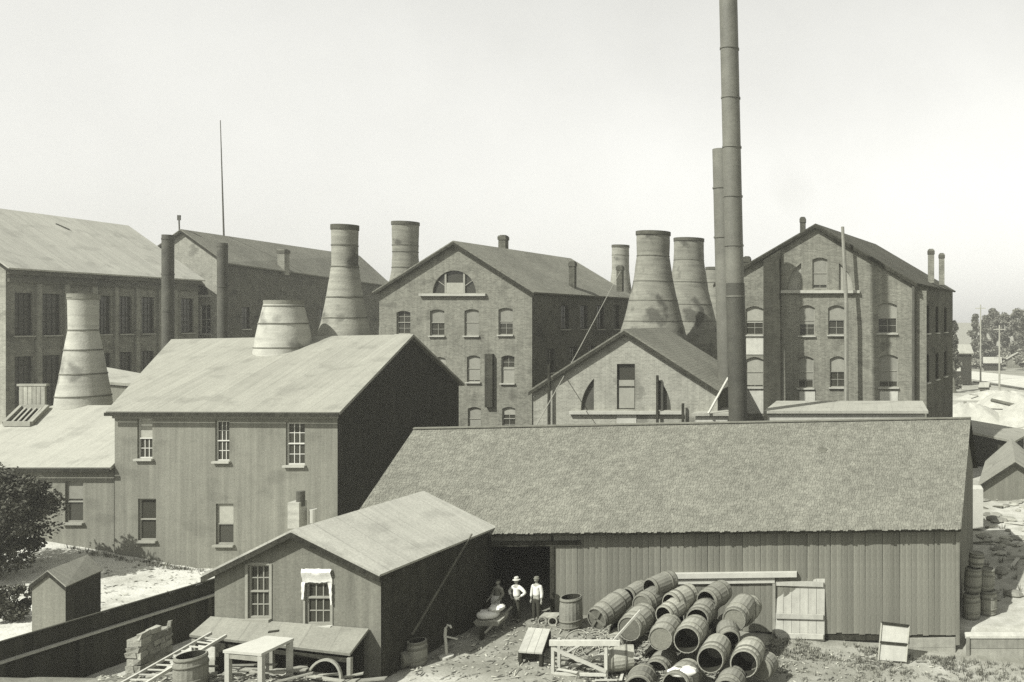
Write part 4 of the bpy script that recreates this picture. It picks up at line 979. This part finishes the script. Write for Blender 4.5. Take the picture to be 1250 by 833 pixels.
for k in range(16):
    px = rs.uniform(672, 800); D = rs.uniform(27.9,30.5); xx = X(px,D); b = MB(); b.box((xx,D,gz(xx,D)+.06+rs.uniform(0,.12)), (rs.uniform(.5,1.1),.1,.03), rs.uniform(-1.5,1.5), rs.uniform(-.2,.2), rs.uniform(-.1,.1))
    tag(b.build('barrel_stave', rs.choice((M_wood,M_woodp)), None), 'loose barrel stave lying by the barrel heap', 'stave', 'staves by the heap')
sack((X(833,27.9),27.9,gz(X(833,27.9),27.9)+.6), (.5,.26,.3), 'pale canvas bundle at the foot of the barrel heap', 5)

# ------------------------------------------------------------------ far right: sheds, heaps, hut, rubble
def rpoint(px, py, z=-1.05):
    D = (H-z)/(py-HY)*F; return X(px,D), D
D1 = 60.; D2 = 69.
gable('gabled_shed', 'small open gabled shed with pale roof on the rubble ground', [(X(1199,D1),D1),(X(1279,D1),D1),(X(1262,D2),D2),(X(1207,D2),D2)], -1.0, Z(590,D1), Z(564,D1), 'depth', M_house, M_tar, oe=.3, og=.3, cat='shed', zr2=Z(538,D2), ze_far=Z(562,D2))
t = thing('low_shed', (X(1205,76),76,-1), 'low shed with gable wall toned as shaded behind the gabled shed', 'shed')
b = MB(); b.hexa([(X(1183,74),74,-1),(X(1236,74),74,-1),(X(1250,82),82,-1),(X(1183,82),82,-1),P(1183,528,74),P(1236,539,74),P(1250,532,82),P(1183,520,82)]); b.build('wall', M_darkwd, t)  # wall coloured dark for the shadow under the sloping roof
b = MB(); b.slab(P(1181,526.5,73.6), P(1239,538.5,73.6), P(1262,526,83), P(1180,512,83), .2); b.build('roof', M_tar, t)
b = MB(); x_, D = X(1192,52), 52.; b.box((x_,D,.2), (.7,1.2,2.5)); o = tag(b.build('privy', M_paint, None, base=(x_,D,-1)), 'narrow white boarded booth close behind the barn end', 'booth')
t = thing('railway_hut', (*rpoint(1175,470),-1), 'dark trackside hut with pale roof close to the brick works', 'hut')
D = rpoint(1175,470)[1]; x0, x1 = X(1161,D), X(1186,D); zt = Z(431,D); b = MB(); b.box(((x0+x1)/2,D+2,(zt-1)/2), (x1-x0,4,zt+1)); b.build('wall', M_darkwd, t)
b = MB(); b.slab(Vector((x0-.4,D-.5,zt)), Vector((x1+.4,D-.5,zt)), Vector((x1+.4,D+5,zt+1.6)), Vector((x0-.4,D+5,zt+1.6)), .25); b.build('roof', M_white, t)
b = MB(); b.box((lerp(x0,x1,.35),D-.04,zt-3), (1.0,.1,1.5)); b.build('window', M_woodp, t)
# clay heaps
def heap(px, py, w_, h_, d_, label, seed, m=M_clay):
    x, D = rpoint(px, py); rr = random.Random(seed); b = MB(); rows = []; n = 26
    ph0 = [rr.uniform(0,6.3) for _ in range(4)]
    for i in range(9):
        t_ = i/8; row = []
        for j in range(n):
            a_ = 2*math.pi*j/n; k = 1+.18*math.sin(2*a_+ph0[0])+.1*math.sin(5*a_+ph0[1])+rr.uniform(-.05,.05)
            row.append(Vector((x+w_*(1-t_)*k*math.cos(a_), D+d_*(1-t_)*k*math.sin(a_), -1.35+h_*(math.sin(t_*math.pi/2)**1.2)*(1+rr.uniform(-.06,.06)))))
        rows.append(row)
    b.grid(rows, True); b.poly(rows[-1]); return tag(b.build('clay_heap', m, None, smooth=True, base=(x,D,-1.1)), label, 'heap')
heap(1180,520,6,3.2,5,'largest pale clay heap just past the barn ridge end',1)
heap(1232,500,7,3.0,6,'pale clay heap with a log lying on its flank',2)
heap(1212,486,6,1.6,5,'low clay heap between the road and the larger heaps',3)
heap(1262,520,6,3.4,5,'clay heap beside the low shed',4)
b = MB(); xa, Da = rpoint(1207,510); xb, Db = rpoint(1262,520); b.tube([(xa,Da-3,1.6),(xb,Db-3,1.1)], .25, 8); tag(b.build('log', M_bark, None), 'dark log lying across the clay heaps', 'log')
rs = random.Random(31)
rocks = []
for k in range(4):
    b = MB(); rr = random.Random(k); b.lathe([(.01,-.3),(.75,-.25),(1,.1),(.7,.5),(.01,.62)], (0,0,0), 8, wob=.22, rng=rr); m_ = b.mesh('rubble_stone', uv=False); m_.materials.append(M_rubble); rocks.append(m_)
for k in range(40):
    px = rs.uniform(1192,1256); py = rs.uniform(603,665) if k < 32 else rs.uniform(665,730); x, D = rpoint(px,py); s_ = rs.uniform(.15,.5)
    o = bpy.data.objects.new('rubble_stone', rs.choice(rocks)); col.objects.link(o); o.location = (x,D,gz(x,D)+.05); o.rotation_euler.z = rs.uniform(0,6); o.scale = (s_*rs.uniform(.8,1.8),s_,s_*rs.uniform(.5,.9))
    tag(o, 'rough lump of rubble strewn on pale ground before the gabled shed', 'stone', 'rubble before the gabled shed')

def far_hut(px0, px1, y0, yb, label, m, seed):
    D = (H+1)/(yb-HY)*F; x0, x1 = X(px0,D), X(px1,D); zt = Z(y0,D); ze = lerp(-1, zt, .58); w_ = (x1-x0)
    return gable('far_shed', label, [(x0,D),(x1,D),(x1+.5,D+w_*.9),(x0+.5,D+w_*.9)], -1, ze, zt, 'width' if seed % 2 else 'depth', m, M_white, oe=.3, og=.2, cat='shed')
far_hut(1201,1222,437,452,'low pale-roofed shed beside the road below the far trees', M_darkwd, 1)
far_hut(1230,1256,431,449,'taller pale shed at the road bend below the pointed conifer', M_house, 2)
far_hut(1196,1206,468,478,'tiny hut on the rough ground near the dark trackside hut', M_house, 1)
t = thing('railway_track', (X(1225,160),160,-1), 'dark railway track running along the dusty road edge', 'railway')
for off in (0., 1.5):
    b = MB(); pts = []
    for px, y in ((1188,466.5),(1205,468.5),(1225,471.5),(1250,475.5),(1290,483)):
        D = (H+1)/(y-HY)*F+off; pts.append(Vector((X(px,D),D,gz(X(px,D),D)+.16)))
    for p, q in zip(pts, pts[1:]): b.beam(p, q, .16, .2)
    b.build('rail', M_iron, t)
for k in range(22):
    px = rs.uniform(1186,1256); py = rs.uniform(484,535); x, D = rpoint(px,py); b = MB(); L_ = rs.uniform(1.2,4)
    b.box((x,D,gz(x,D)+rs.uniform(.1,.9)), (L_,.25,.12), rs.uniform(-.6,.6), 0, rs.uniform(-.25,.25))
    tag(b.build('timber', rs.choice((M_wood,M_darkwd,M_bark)), None), 'stray timber lying among the clay heaps', 'timber', 'timbers among the clay heaps')

for k in range(16):
    px = rs.uniform(1196,1256); py = rs.uniform(604,690); x, D = rpoint(px,py); b = MB(); L_ = rs.uniform(.5,1.9)
    b.box((x,D,gz(x,D)+rs.uniform(.06,.2)), (L_,.18,.07), rs.uniform(-1.2,1.2), 0, rs.uniform(-.2,.2))
    tag(b.build('scrap_timber', rs.choice((M_wood,M_woodp,M_bark)), None), 'scrap timber strewn among the rubble before the gabled shed', 'timber', 'scrap before the gabled shed')
t = thing('lumber_rack', (*rpoint(1222,606),-1.05), 'low open rail rack before the gabled shed', 'rack')
x, D = rpoint(1222,606)
for px in (1204,1216,1228,1240,1252):
    b = MB(); b.box((X(px,D),D,-.45), (.14,.14,1.3)); b.build('post', M_darkwd, t)
for z in (.05,-.35): b = MB(); b.box((X(1228,D),D-.1,z), (X(1256,D)-X(1200,D),.06,.12)); b.build('rail', M_wood, t)

# ------------------------------------------------------------------ trees and weeds
def leaves(b, c, rad, n, size, rr, hollow=.35):
    for _ in range(n):
        d = Vector((rr.gauss(0,1), rr.gauss(0,1), rr.gauss(0,1))).normalized()*(rr.uniform(hollow,1)**.6)
        p = Vector(c)+Vector((d.x*rad[0], d.y*rad[1], d.z*rad[2]))
        u = Vector((rr.uniform(-1,1),rr.uniform(-1,1),rr.uniform(-1,1))).normalized(); v_ = u.orthogonal().normalized()
        s_ = size*rr.uniform(.6,1.4); i = len(b.v)
        b.v += [p-u*s_, p+v_*s_*.5, p+u*s_, p-v_*s_*.5]; b.f.append([i,i+1,i+2,i+3])
def tree(name, label, base, h_, rx, rz_, nclump, nleaf, size, m, seed, group=None, conical=False, cz=.6):
    rr = random.Random(seed); base = Vector(base)
    t = thing(name, base, label, 'tree', group)
    b = MB(); top = base+Vector((rr.uniform(-.1,.1)*h_*.5, 0, h_*.8)); b.tube([base-Vector((0,0,.2)), base.lerp(top,.5)+Vector((rr.uniform(-.03,.03)*h_,0,0)), top], [h_*.03,h_*.02,h_*.005], 8)
    cl = []
    for k in range(nclump):
        zz = rr.uniform(-1,1); w_ = (1-(zz+1)/2*.75) if conical else math.sqrt(max(.1,1-zz*zz)); a_ = rr.uniform(0,6.283); q = rr.uniform(.2,.95)
        c = base+Vector((math.cos(a_)*rx*w_*q, math.sin(a_)*rx*w_*q, h_*cz+zz*rz_)); cl.append(c)
        if k % 2 == 0: st = base+Vector((0,0,max(h_*.2,(c.z-base.z)*.55))); b.tube([st, st.lerp(c,.5)+Vector((0,0,h_*.03)), c], [h_*.012,h_*.008,h_*.003], 6)
    b.build('trunk', M_bark, t, smooth=True)
    b = MB()
    for c in cl: s_ = rr.uniform(.55,1.2); leaves(b, c, (rx*.3*s_, rx*.3*s_, rx*.24*s_), int(nleaf*rr.uniform(.4,1.2)), size, rr, .1)
    b.build('crown', m, t, uv=False)
    return t
x_, D = X(-6,37.0), 37.0
tree('yard_tree', 'dark leafy tree overhanging the pale yard by the kiln shed', (x_,D,gz(x_,D)), 4.9, 2.3, 2.0, 78, 430, .08, M_leaf, 3, cz=.54)
tree('yard_bush', 'low dark bush beside the outhouse', (X(12,32.8),32.8,gz(X(12,32.8),32.8)), 1.5, 1.2, .5, 16, 220, .07, M_leaf, 8, cz=.5)
for k, (px, y0, D, r_, con) in enumerate(((1190,383,240,3.4,True),(1203,384,255,4.6,True),(1213,379,270,5.2,False),(1226,383,262,5.2,False),(1239,373,250,5,True),(1252,378,258,6,True),(1270,380,260,9,False),(1165,391,150,1.5,True))):
    x_ = X(px,D); hh = Z(y0,D)+1
    tree('far_tree', ['slender conifer with a telegraph pole rising above it','upright tree beside the slender conifer in the far row','broad tree rising behind the telegraph pole','bushy rounded tree next to the crossarmed telegraph pole','tall pointed conifer in the far tree row','second pointed conifer at the row end','broadest rounded tree of the far row','narrow tree hugging the side of the brick works'][k], (x_,D,-1), hh, r_*.82, hh*.45, 44, 260, .42, M_leafp, 40+k, 'trees beyond the road', con, .52)
def tpole(px, y0, D, label):
    x_ = X(px,D); zt = Z(y0,D); t = thing('telegraph_pole', (x_,D,-1), label, 'pole'); b = MB(); b.tube([(x_,D,-1.05),(x_,D,zt)], [.2,.13], 8); b.build('shaft', M_wood, t)
    b = MB(); b.box((x_,D,zt-.8), (2.2,.15,.18)); b.build('crossarm', M_wood, t)
tpole(1220,397,150,'pale telegraph pole with crossarm before the far trees'); tpole(1197,372,175,'telegraph pole rising above the slender conifer')
for k, (px, py, hh, r_) in enumerate(((1246,448,5,5.5),(1228,447,3.4,5),(1205,450,2.4,4),(1262,452,4,6))):
    x_, D = rpoint(px, py); tree('roadside_bush', ['tall pale bush along the far road edge','rounded bush along the far road edge','low flat bush near the hut by the road','spreading bush at the road end'][k], (x_,D,-1), hh, r_, hh*.35, 16, 110, .5, M_grass, 60+k, cz=.5)
# weeds
b = MB(); rs = random.Random(77)
def tuft(x, y, h_, n):
    z = gz(x, y)
    for _ in range(n):
        a_ = rs.uniform(0,6.283); l = Vector((math.cos(a_),math.sin(a_),0)); p = Vector((x,y,z-.03))+l*rs.uniform(0,.12); hh = h_*rs.uniform(.5,1.2); wv = l.cross(Vector((0,0,1)))*.012
        tip = p+l*hh*rs.uniform(.15,.6)+Vector((0,0,hh)); md = p.lerp(tip,.5)+Vector((0,0,hh*.08)); i = len(b.v)
        b.v += [p-wv, p+wv, md+wv, md-wv, tip]; b.f += [[i,i+1,i+2,i+3],[i+3,i+2,i+4]]
for _ in range(1300):
    px = rs.uniform(935,1165); D = 33.7-abs(rs.gauss(0,1.7)); 
    if D < 28.5: continue
    if math.sin(px*.06)+math.sin(D*3.1+px*.021)+rs.uniform(-1,1) < -.2: continue
    tuft(X(px,D), D, rs.uniform(.05,.2), 12)
for _ in range(260):
    px = rs.uniform(1165,1290); D = rs.uniform(29.5,33.6); tuft(X(px,D), D, rs.uniform(.1,.25), 12)
for _ in range(120):
    px = rs.uniform(1195,1290); D = rs.uniform(38,56)
    if math.sin(px*.2+D)+rs.uniform(-1,1) > .3: tuft(X(px,D), D, rs.uniform(.15,.4), 14)
for _ in range(90):
    px = rs.uniform(80,262); D = 40.75-abs(rs.gauss(0,.25)); tuft(X(px,D), D, rs.uniform(.1,.25), 10)
for _ in range(80):
    u = rs.uniform(.5,fl.len); g = fl.at(u,0,-.2-abs(rs.gauss(0,.3))); tuft(g.x, g.y, rs.uniform(.1,.3), 10)
tag(b.build('weeds', M_grass, None, uv=False), 'dry weeds and grass along the barn foot and yard edges', 'weeds', kind='stuff')

# small litter of chips and straw on the trodden yard
b = MB()
for _ in range(5200):
    zone = rs.random()
    if zone < .45: px, D = rs.gauss(800,75), rs.uniform(27.4,32.8)
    elif zone < .7: px, D = rs.uniform(500,1160), rs.uniform(27.3,33)
    elif zone < .95: px, D = rs.uniform(120,460), rs.uniform(23.6,26.8)
    else: px, D = rs.uniform(40,270), rs.uniform(32,40)
    x, y = X(px,D), D; z = gz(x,y)+.035; a_ = rs.uniform(0,3.1416); l = rs.uniform(.02,.1)*(1 if rs.random() < .9 else 2.2); w_ = rs.uniform(.012,.04)
    u = Vector((math.cos(a_),math.sin(a_),rs.uniform(-.3,.3)))*l; v_ = Vector((-math.sin(a_),math.cos(a_),rs.uniform(-.3,.3)))*w_; p = Vector((x,y,z)); i = len(b.v)
    b.v += [p-u-v_, p+u-v_, p+u+v_, p-u+v_, p+Vector((0,0,w_*.8))]; b.f += [[i,i+1,i+4],[i+1,i+2,i+4],[i+2,i+3,i+4],[i+3,i,i+4]]
tag(b.build('yard_litter', M_litter, None, uv=False), 'chips, straw and small stones strewn over the yards', 'litter', kind='stuff')

# ------------------------------------------------------------------ people
def skin_obj(name, joints, edges, radii, m, parent, root=0, lev=2):
    me = bpy.data.meshes.new(name); me.from_pydata(joints, edges, []); me.materials.append(m)
    o = bpy.data.objects.new(name, me); col.objects.link(o); o.parent = parent
    md = o.modifiers.new('skin', 'SKIN'); md.use_smooth_shade = True; md.branch_smoothing = .6
    for i, v_ in enumerate(me.skin_vertices[0].data):
        r_ = radii[i]; v_.radius = (r_, r_) if not isinstance(r_, tuple) else r_; v_.use_root = (i == root)
    s_ = o.modifiers.new('sub', 'SUBSURF'); s_.levels = lev; s_.render_levels = lev
    return o
def person(label, loc, rz, arms, shirt, trousers, skin, hat=None, apron=False, scale=1.0, legs=.11):
    """arms: for each side (elbow, wrist) offsets in body space; body faces -Y"""
    t = thing('person', loc, label, 'person', None, rz); t.scale = (scale,)*3
    J = [(0,0,.96),(0,.01,1.12),(0,.01,1.30),(0,.01,1.42),(0,.0,1.50),(0,-.01,1.56)]; E = [(0,1),(1,2),(2,3),(3,4),(4,5)]; Rr = [(.15,.11),(.14,.1),(.16,.11),(.13,.09),.052,.052]
    wrists = []
    for s_ in (-1, 1):
        i = len(J); sh = Vector((s_*.185,.01,1.40)); el = Vector(arms[s_][0]); wr = Vector(arms[s_][1])
        J += [tuple(sh), tuple(el), tuple(wr)]; E += [(3,i),(i,i+1),(i+1,i+2)]; Rr += [.058,.043,.03]
        # palm and five fingers
        dr = (wr-el).normalized(); sd = dr.cross(Vector((0,-1,.001))).normalized()
        if sd.length < .5: sd = Vector((0,1,0))
        pl = wr+dr*.075; J.append(tuple(pl)); E.append((i+2,i+3)); Rr.append((.036,.018))
        nrm_ = dr.cross(sd)
        for f_, (off, ln) in enumerate(((-.032,.065),(-.011,.078),(.011,.072),(.03,.056))):
            k_ = len(J); a0 = pl+sd*off+dr*.02; J += [tuple(a0), tuple(a0+dr*ln*.55+nrm_*.01), tuple(a0+dr*ln*.9+nrm_*.03)]; E += [(i+3,k_),(k_,k_+1),(k_+1,k_+2)]; Rr += [.01,.009,.008]
        k_ = len(J); a0 = wr+dr*.03-sd*.035; J += [tuple(a0), tuple(a0+dr*.04-sd*.02)]; E += [(i+2,k_),(k_,k_+1)]; Rr += [.011,.009]
        wrists.append(wr)
    for s_ in (-1, 1):
        i = len(J); J += [(s_*.095,.0,.88),(s_*legs,-.01,.48),(s_*(legs+.01),.02,.09),(s_*(legs+.03),-.13,.035)]; E += [(0,i),(i,i+1),(i+1,i+2),(i+2,i+3)]; Rr += [.085,.058,.04,.035]
    skin_obj('body', J, E, Rr, skin, t)
    # head with face
    b = MB(); rows = []; n = 20
    for i in range(15):
        th = math.pi*i/14; zz = -math.cos(th); row = []
        for j in range(n):
            ph = 2*math.pi*j/n; x = math.sin(th)*math.cos(ph)*.075; y = math.sin(th)*math.sin(ph)*.095; z = 1.65+zz*.115
            if zz < -.2: x *= .86+.0*zz; y = y*.9-.008
            if y < -.06:
                if abs(x) < .02 and -.25 < zz < .15: y -= .024*(1-abs(zz+.1)/.3)
                elif .02 < abs(x) < .05 and .0 < zz < .25: y += .012
                if abs(x) < .03 and -.55 < zz < -.4: y -= .008
            row.append((x, y, z))
        rows.append(row)
    b.grid(rows, True); wl_ = parent_world(t)
    def put(nm, mm, sm=True):
        me = b.mesh(nm, smooth=sm, uv=False); me.materials.append(mm); return inst(nm, me, t)
    hd = put('head', skin)
    for s_ in (-1, 1):
        b = MB(); b.lathe([(.004,-.03),(.02,-.02),(.022,.015),(.006,.03)], (s_*.077,.01,1.65), 8); me = b.mesh('ear', smooth=True, uv=False); me.materials.append(skin); inst('ear', me, hd)
        b = MB(); b.box((s_*.03,-.083,1.668), (.022,.01,.009)); me = b.mesh('eye', uv=False); me.materials.append(M_hair); inst('eye', me, hd)
    b = MB(); b.box((0,-.094,1.592), (.042,.008,.008)); me = b.mesh('mouth', uv=False); me.materials.append(M_hair); inst('mouth', me, hd)
    b = MB(); rows = []
    for i in range(7):
        th = math.pi/2*i/6; rows.append([(math.cos(th)*math.cos(2*math.pi*j/n)*.081, math.cos(th)*math.sin(2*math.pi*j/n)*.1+.012, 1.675+math.sin(th)*.1+(.03 if math.sin(2*math.pi*j/n) < -.3 and i == 0 else 0)) for j in range(n)])
    b.grid(rows, True); put('hair', M_hair)
    if hat:
        b = MB(); wd = .15 if hat is M_hat else .11
        hk = 1 if hat is M_hat else .6; b.lathe([(.088,0),(wd,-.012),(wd,-.004),(.09,.012),(.088,.085*hk),(.06,.115*hk),(.005,.118*hk)], (0,-.005,1.70), 20); put('hat', hat)
    # clothes
    SJ = [(0,0,.98),(0,.01,1.12),(0,.01,1.30),(0,.01,1.41),(0,.005,1.47)]; SE = [(0,1),(1,2),(2,3),(3,4)]; SR = [(.172,.13),(.17,.13),(.185,.135),(.15,.11),.07]
    for s_ in (-1, 1):
        i = len(SJ); el = Vector(arms[s_][0]); wr = Vector(arms[s_][1]); SJ += [(s_*.19,.01,1.40), tuple(el), tuple(el.lerp(wr,.75))]; SE += [(3,i),(i,i+1),(i+1,i+2)]; SR += [.08,.066,.055]
    skin_obj('shirt', SJ, SE, SR, shirt, t)
    TJ = [(0,0,.97),(0,0,.90)]; TE = [(0,1)]; TR = [(.165,.125),(.17,.13)]
    for s_ in (-1, 1):
        i = len(TJ); TJ += [(s_*.1,.0,.80),(s_*legs,-.01,.48),(s_*(legs+.01),.01,.09)]; TE += [(1,i),(i,i+1),(i+1,i+2)]; TR += [.105,.082,.07]
    skin_obj('trousers', TJ, TE, TR, trousers, t)
    for s_ in (-1, 1):
        skin_obj('shoe', [(s_*(legs+.01),.04,.05),(s_*(legs+.02),-.06,.05),(s_*(legs+.035),-.15,.04)], [(0,1),(1,2)], [.05,.05,.042], M_hair, t, lev=1)
    if apron:
        b = MB(); b.grid([[(x, -.09-.085*math.cos(x*4.6)+.012*math.sin(x*40+z*9), z) for x in (-.25,-.2,-.14,-.07,0,.07,.14,.2,.25)] for z in (.4,.55,.7,.85,1.0,1.14)]); put('apron', M_shirt)
    return t
down = {-1: ((-.25,.02,1.12),(-.26,-.03,.87)), 1: ((.25,.02,1.12),(.26,-.03,.87))}
akimbo = {-1: ((-.42,.05,1.18),(-.21,-.08,1.02)), 1: ((.42,.05,1.18),(.21,-.08,1.02))}
hold = {-1: ((-.26,.0,1.13),(-.22,-.26,1.02)), 1: ((.26,.0,1.13),(.22,-.26,1.02))}
def stand(px, D): x_ = X(px,D); return (x_, D, gz(x_,D))
fz = -.38
person('person in white apron and dark shirt standing behind the wheelbarrow', stand(608,32.6), fz, hold, M_shirtd, M_trous, M_skinshade, None, True, .98)
person('person in white shirt and pale hat with hands on hips in the doorway', stand(630.5,32.7), fz, akimbo, M_shirt, M_trous, M_skin, M_hat, scale=.99)
person('person in white shirt with arms hanging beside the doorway post', stand(655,32.7), fz, down, M_shirt, M_trous, M_skin, M_shirtd, scale=1.02)
# scraps beside the doorway
b = MB(); p = P(672,762,32.5); g = gz(p.x,p.y)
t = thing('hand_cart', (p.x,p.y,g), 'small low cart frame beside the doorway post', 'cart')
b.box((p.x,p.y,g+.32), (.7,.5,.06)); b.build('bed', M_wood, t)
for s_ in (-1,1):
    b = MB(); m_ = Matrix.Translation((p.x+s_*.2,p.y-.28,g+.19)) @ Matrix.Rotation(R(90),4,'X'); n = 16
    b.grid([[m_ @ Vector((rr*math.cos(2*math.pi*j/n), rr*math.sin(2*math.pi*j/n), h_)) for j in range(n)] for rr, h_ in ((.14,-.03),(.19,-.03),(.19,.03),(.14,.03),(.14,-.03))], True); b.build('wheel', M_wood, t)

# ------------------------------------------------------------------ chimney smoke
c = P(966, 232, 66); b = MB(); rows = []
for i in range(9):
    th = math.pi*i/8; rows.append([c+Vector((2.3*math.sin(th)*math.cos(2*math.pi*j/14)-.45*(-2.9*math.cos(th)), 1.6*math.sin(th)*math.sin(2*math.pi*j/14), -2.9*math.cos(th))) for j in range(14)])
b.grid(rows, True)
sm = bpy.data.materials.new('smoke'); sm.use_nodes = True; N = sm.node_tree.nodes; L = sm.node_tree.links; N.clear(); so = N.new('ShaderNodeOutputMaterial'); sv = N.new('ShaderNodeVolumePrincipled')
tc = N.new('ShaderNodeTexCoord'); gr = N.new('ShaderNodeTexGradient'); gr.gradient_type = 'SPHERICAL'; mp = N.new('ShaderNodeMapping'); mp.inputs['Scale'].default_value = (.4,.6,.33)
nz = N.new('ShaderNodeTexNoise'); nz.inputs['Scale'].default_value = .8; nz.inputs['Detail'].default_value = 3; m1 = N.new('ShaderNodeMath'); m1.operation = 'MULTIPLY'; m2 = N.new('ShaderNodeMath'); m2.operation = 'MULTIPLY'; m2.inputs[1].default_value = .10
L.new(tc.outputs['Object'], mp.inputs[0]); L.new(mp.outputs[0], gr.inputs[0]); L.new(tc.outputs['Object'], nz.inputs['Vector']); L.new(gr.outputs['Fac'], m1.inputs[0]); L.new(nz.outputs['Fac'], m1.inputs[1]); L.new(m1.outputs[0], m2.inputs[0]); L.new(m2.outputs[0], sv.inputs['Density'])
sv.inputs['Color'].default_value = (*tone(.25), 1); L.new(sv.outputs[0], so.inputs['Volume'])
tag(b.build('smoke', sm, None, uv=False, base=tuple(c)), 'faint smoke drifting from the brick works ridge chimney', 'smoke', kind='stuff')

# ------------------------------------------------------------------ haze
b = MB(); b.hexa([(-420,-30,-4),(500,-30,-4),(500,420,-4),(-420,420,-4),(-420,-30,44),(500,-30,44),(500,420,44),(-420,420,44)])
hz = bpy.data.materials.new('haze'); hz.use_nodes = True; N = hz.node_tree.nodes; N.clear(); ho = N.new('ShaderNodeOutputMaterial'); hv = N.new('ShaderNodeVolumePrincipled')
hv.inputs['Color'].default_value = (.99, .985, .93, 1); hv.inputs['Density'].default_value = .00055; hv.inputs['Anisotropy'].default_value = .2
hz.node_tree.links.new(hv.outputs[0], ho.inputs['Volume'])
tag(b.build('haze', hz, None, uv=False), kind='stuff')
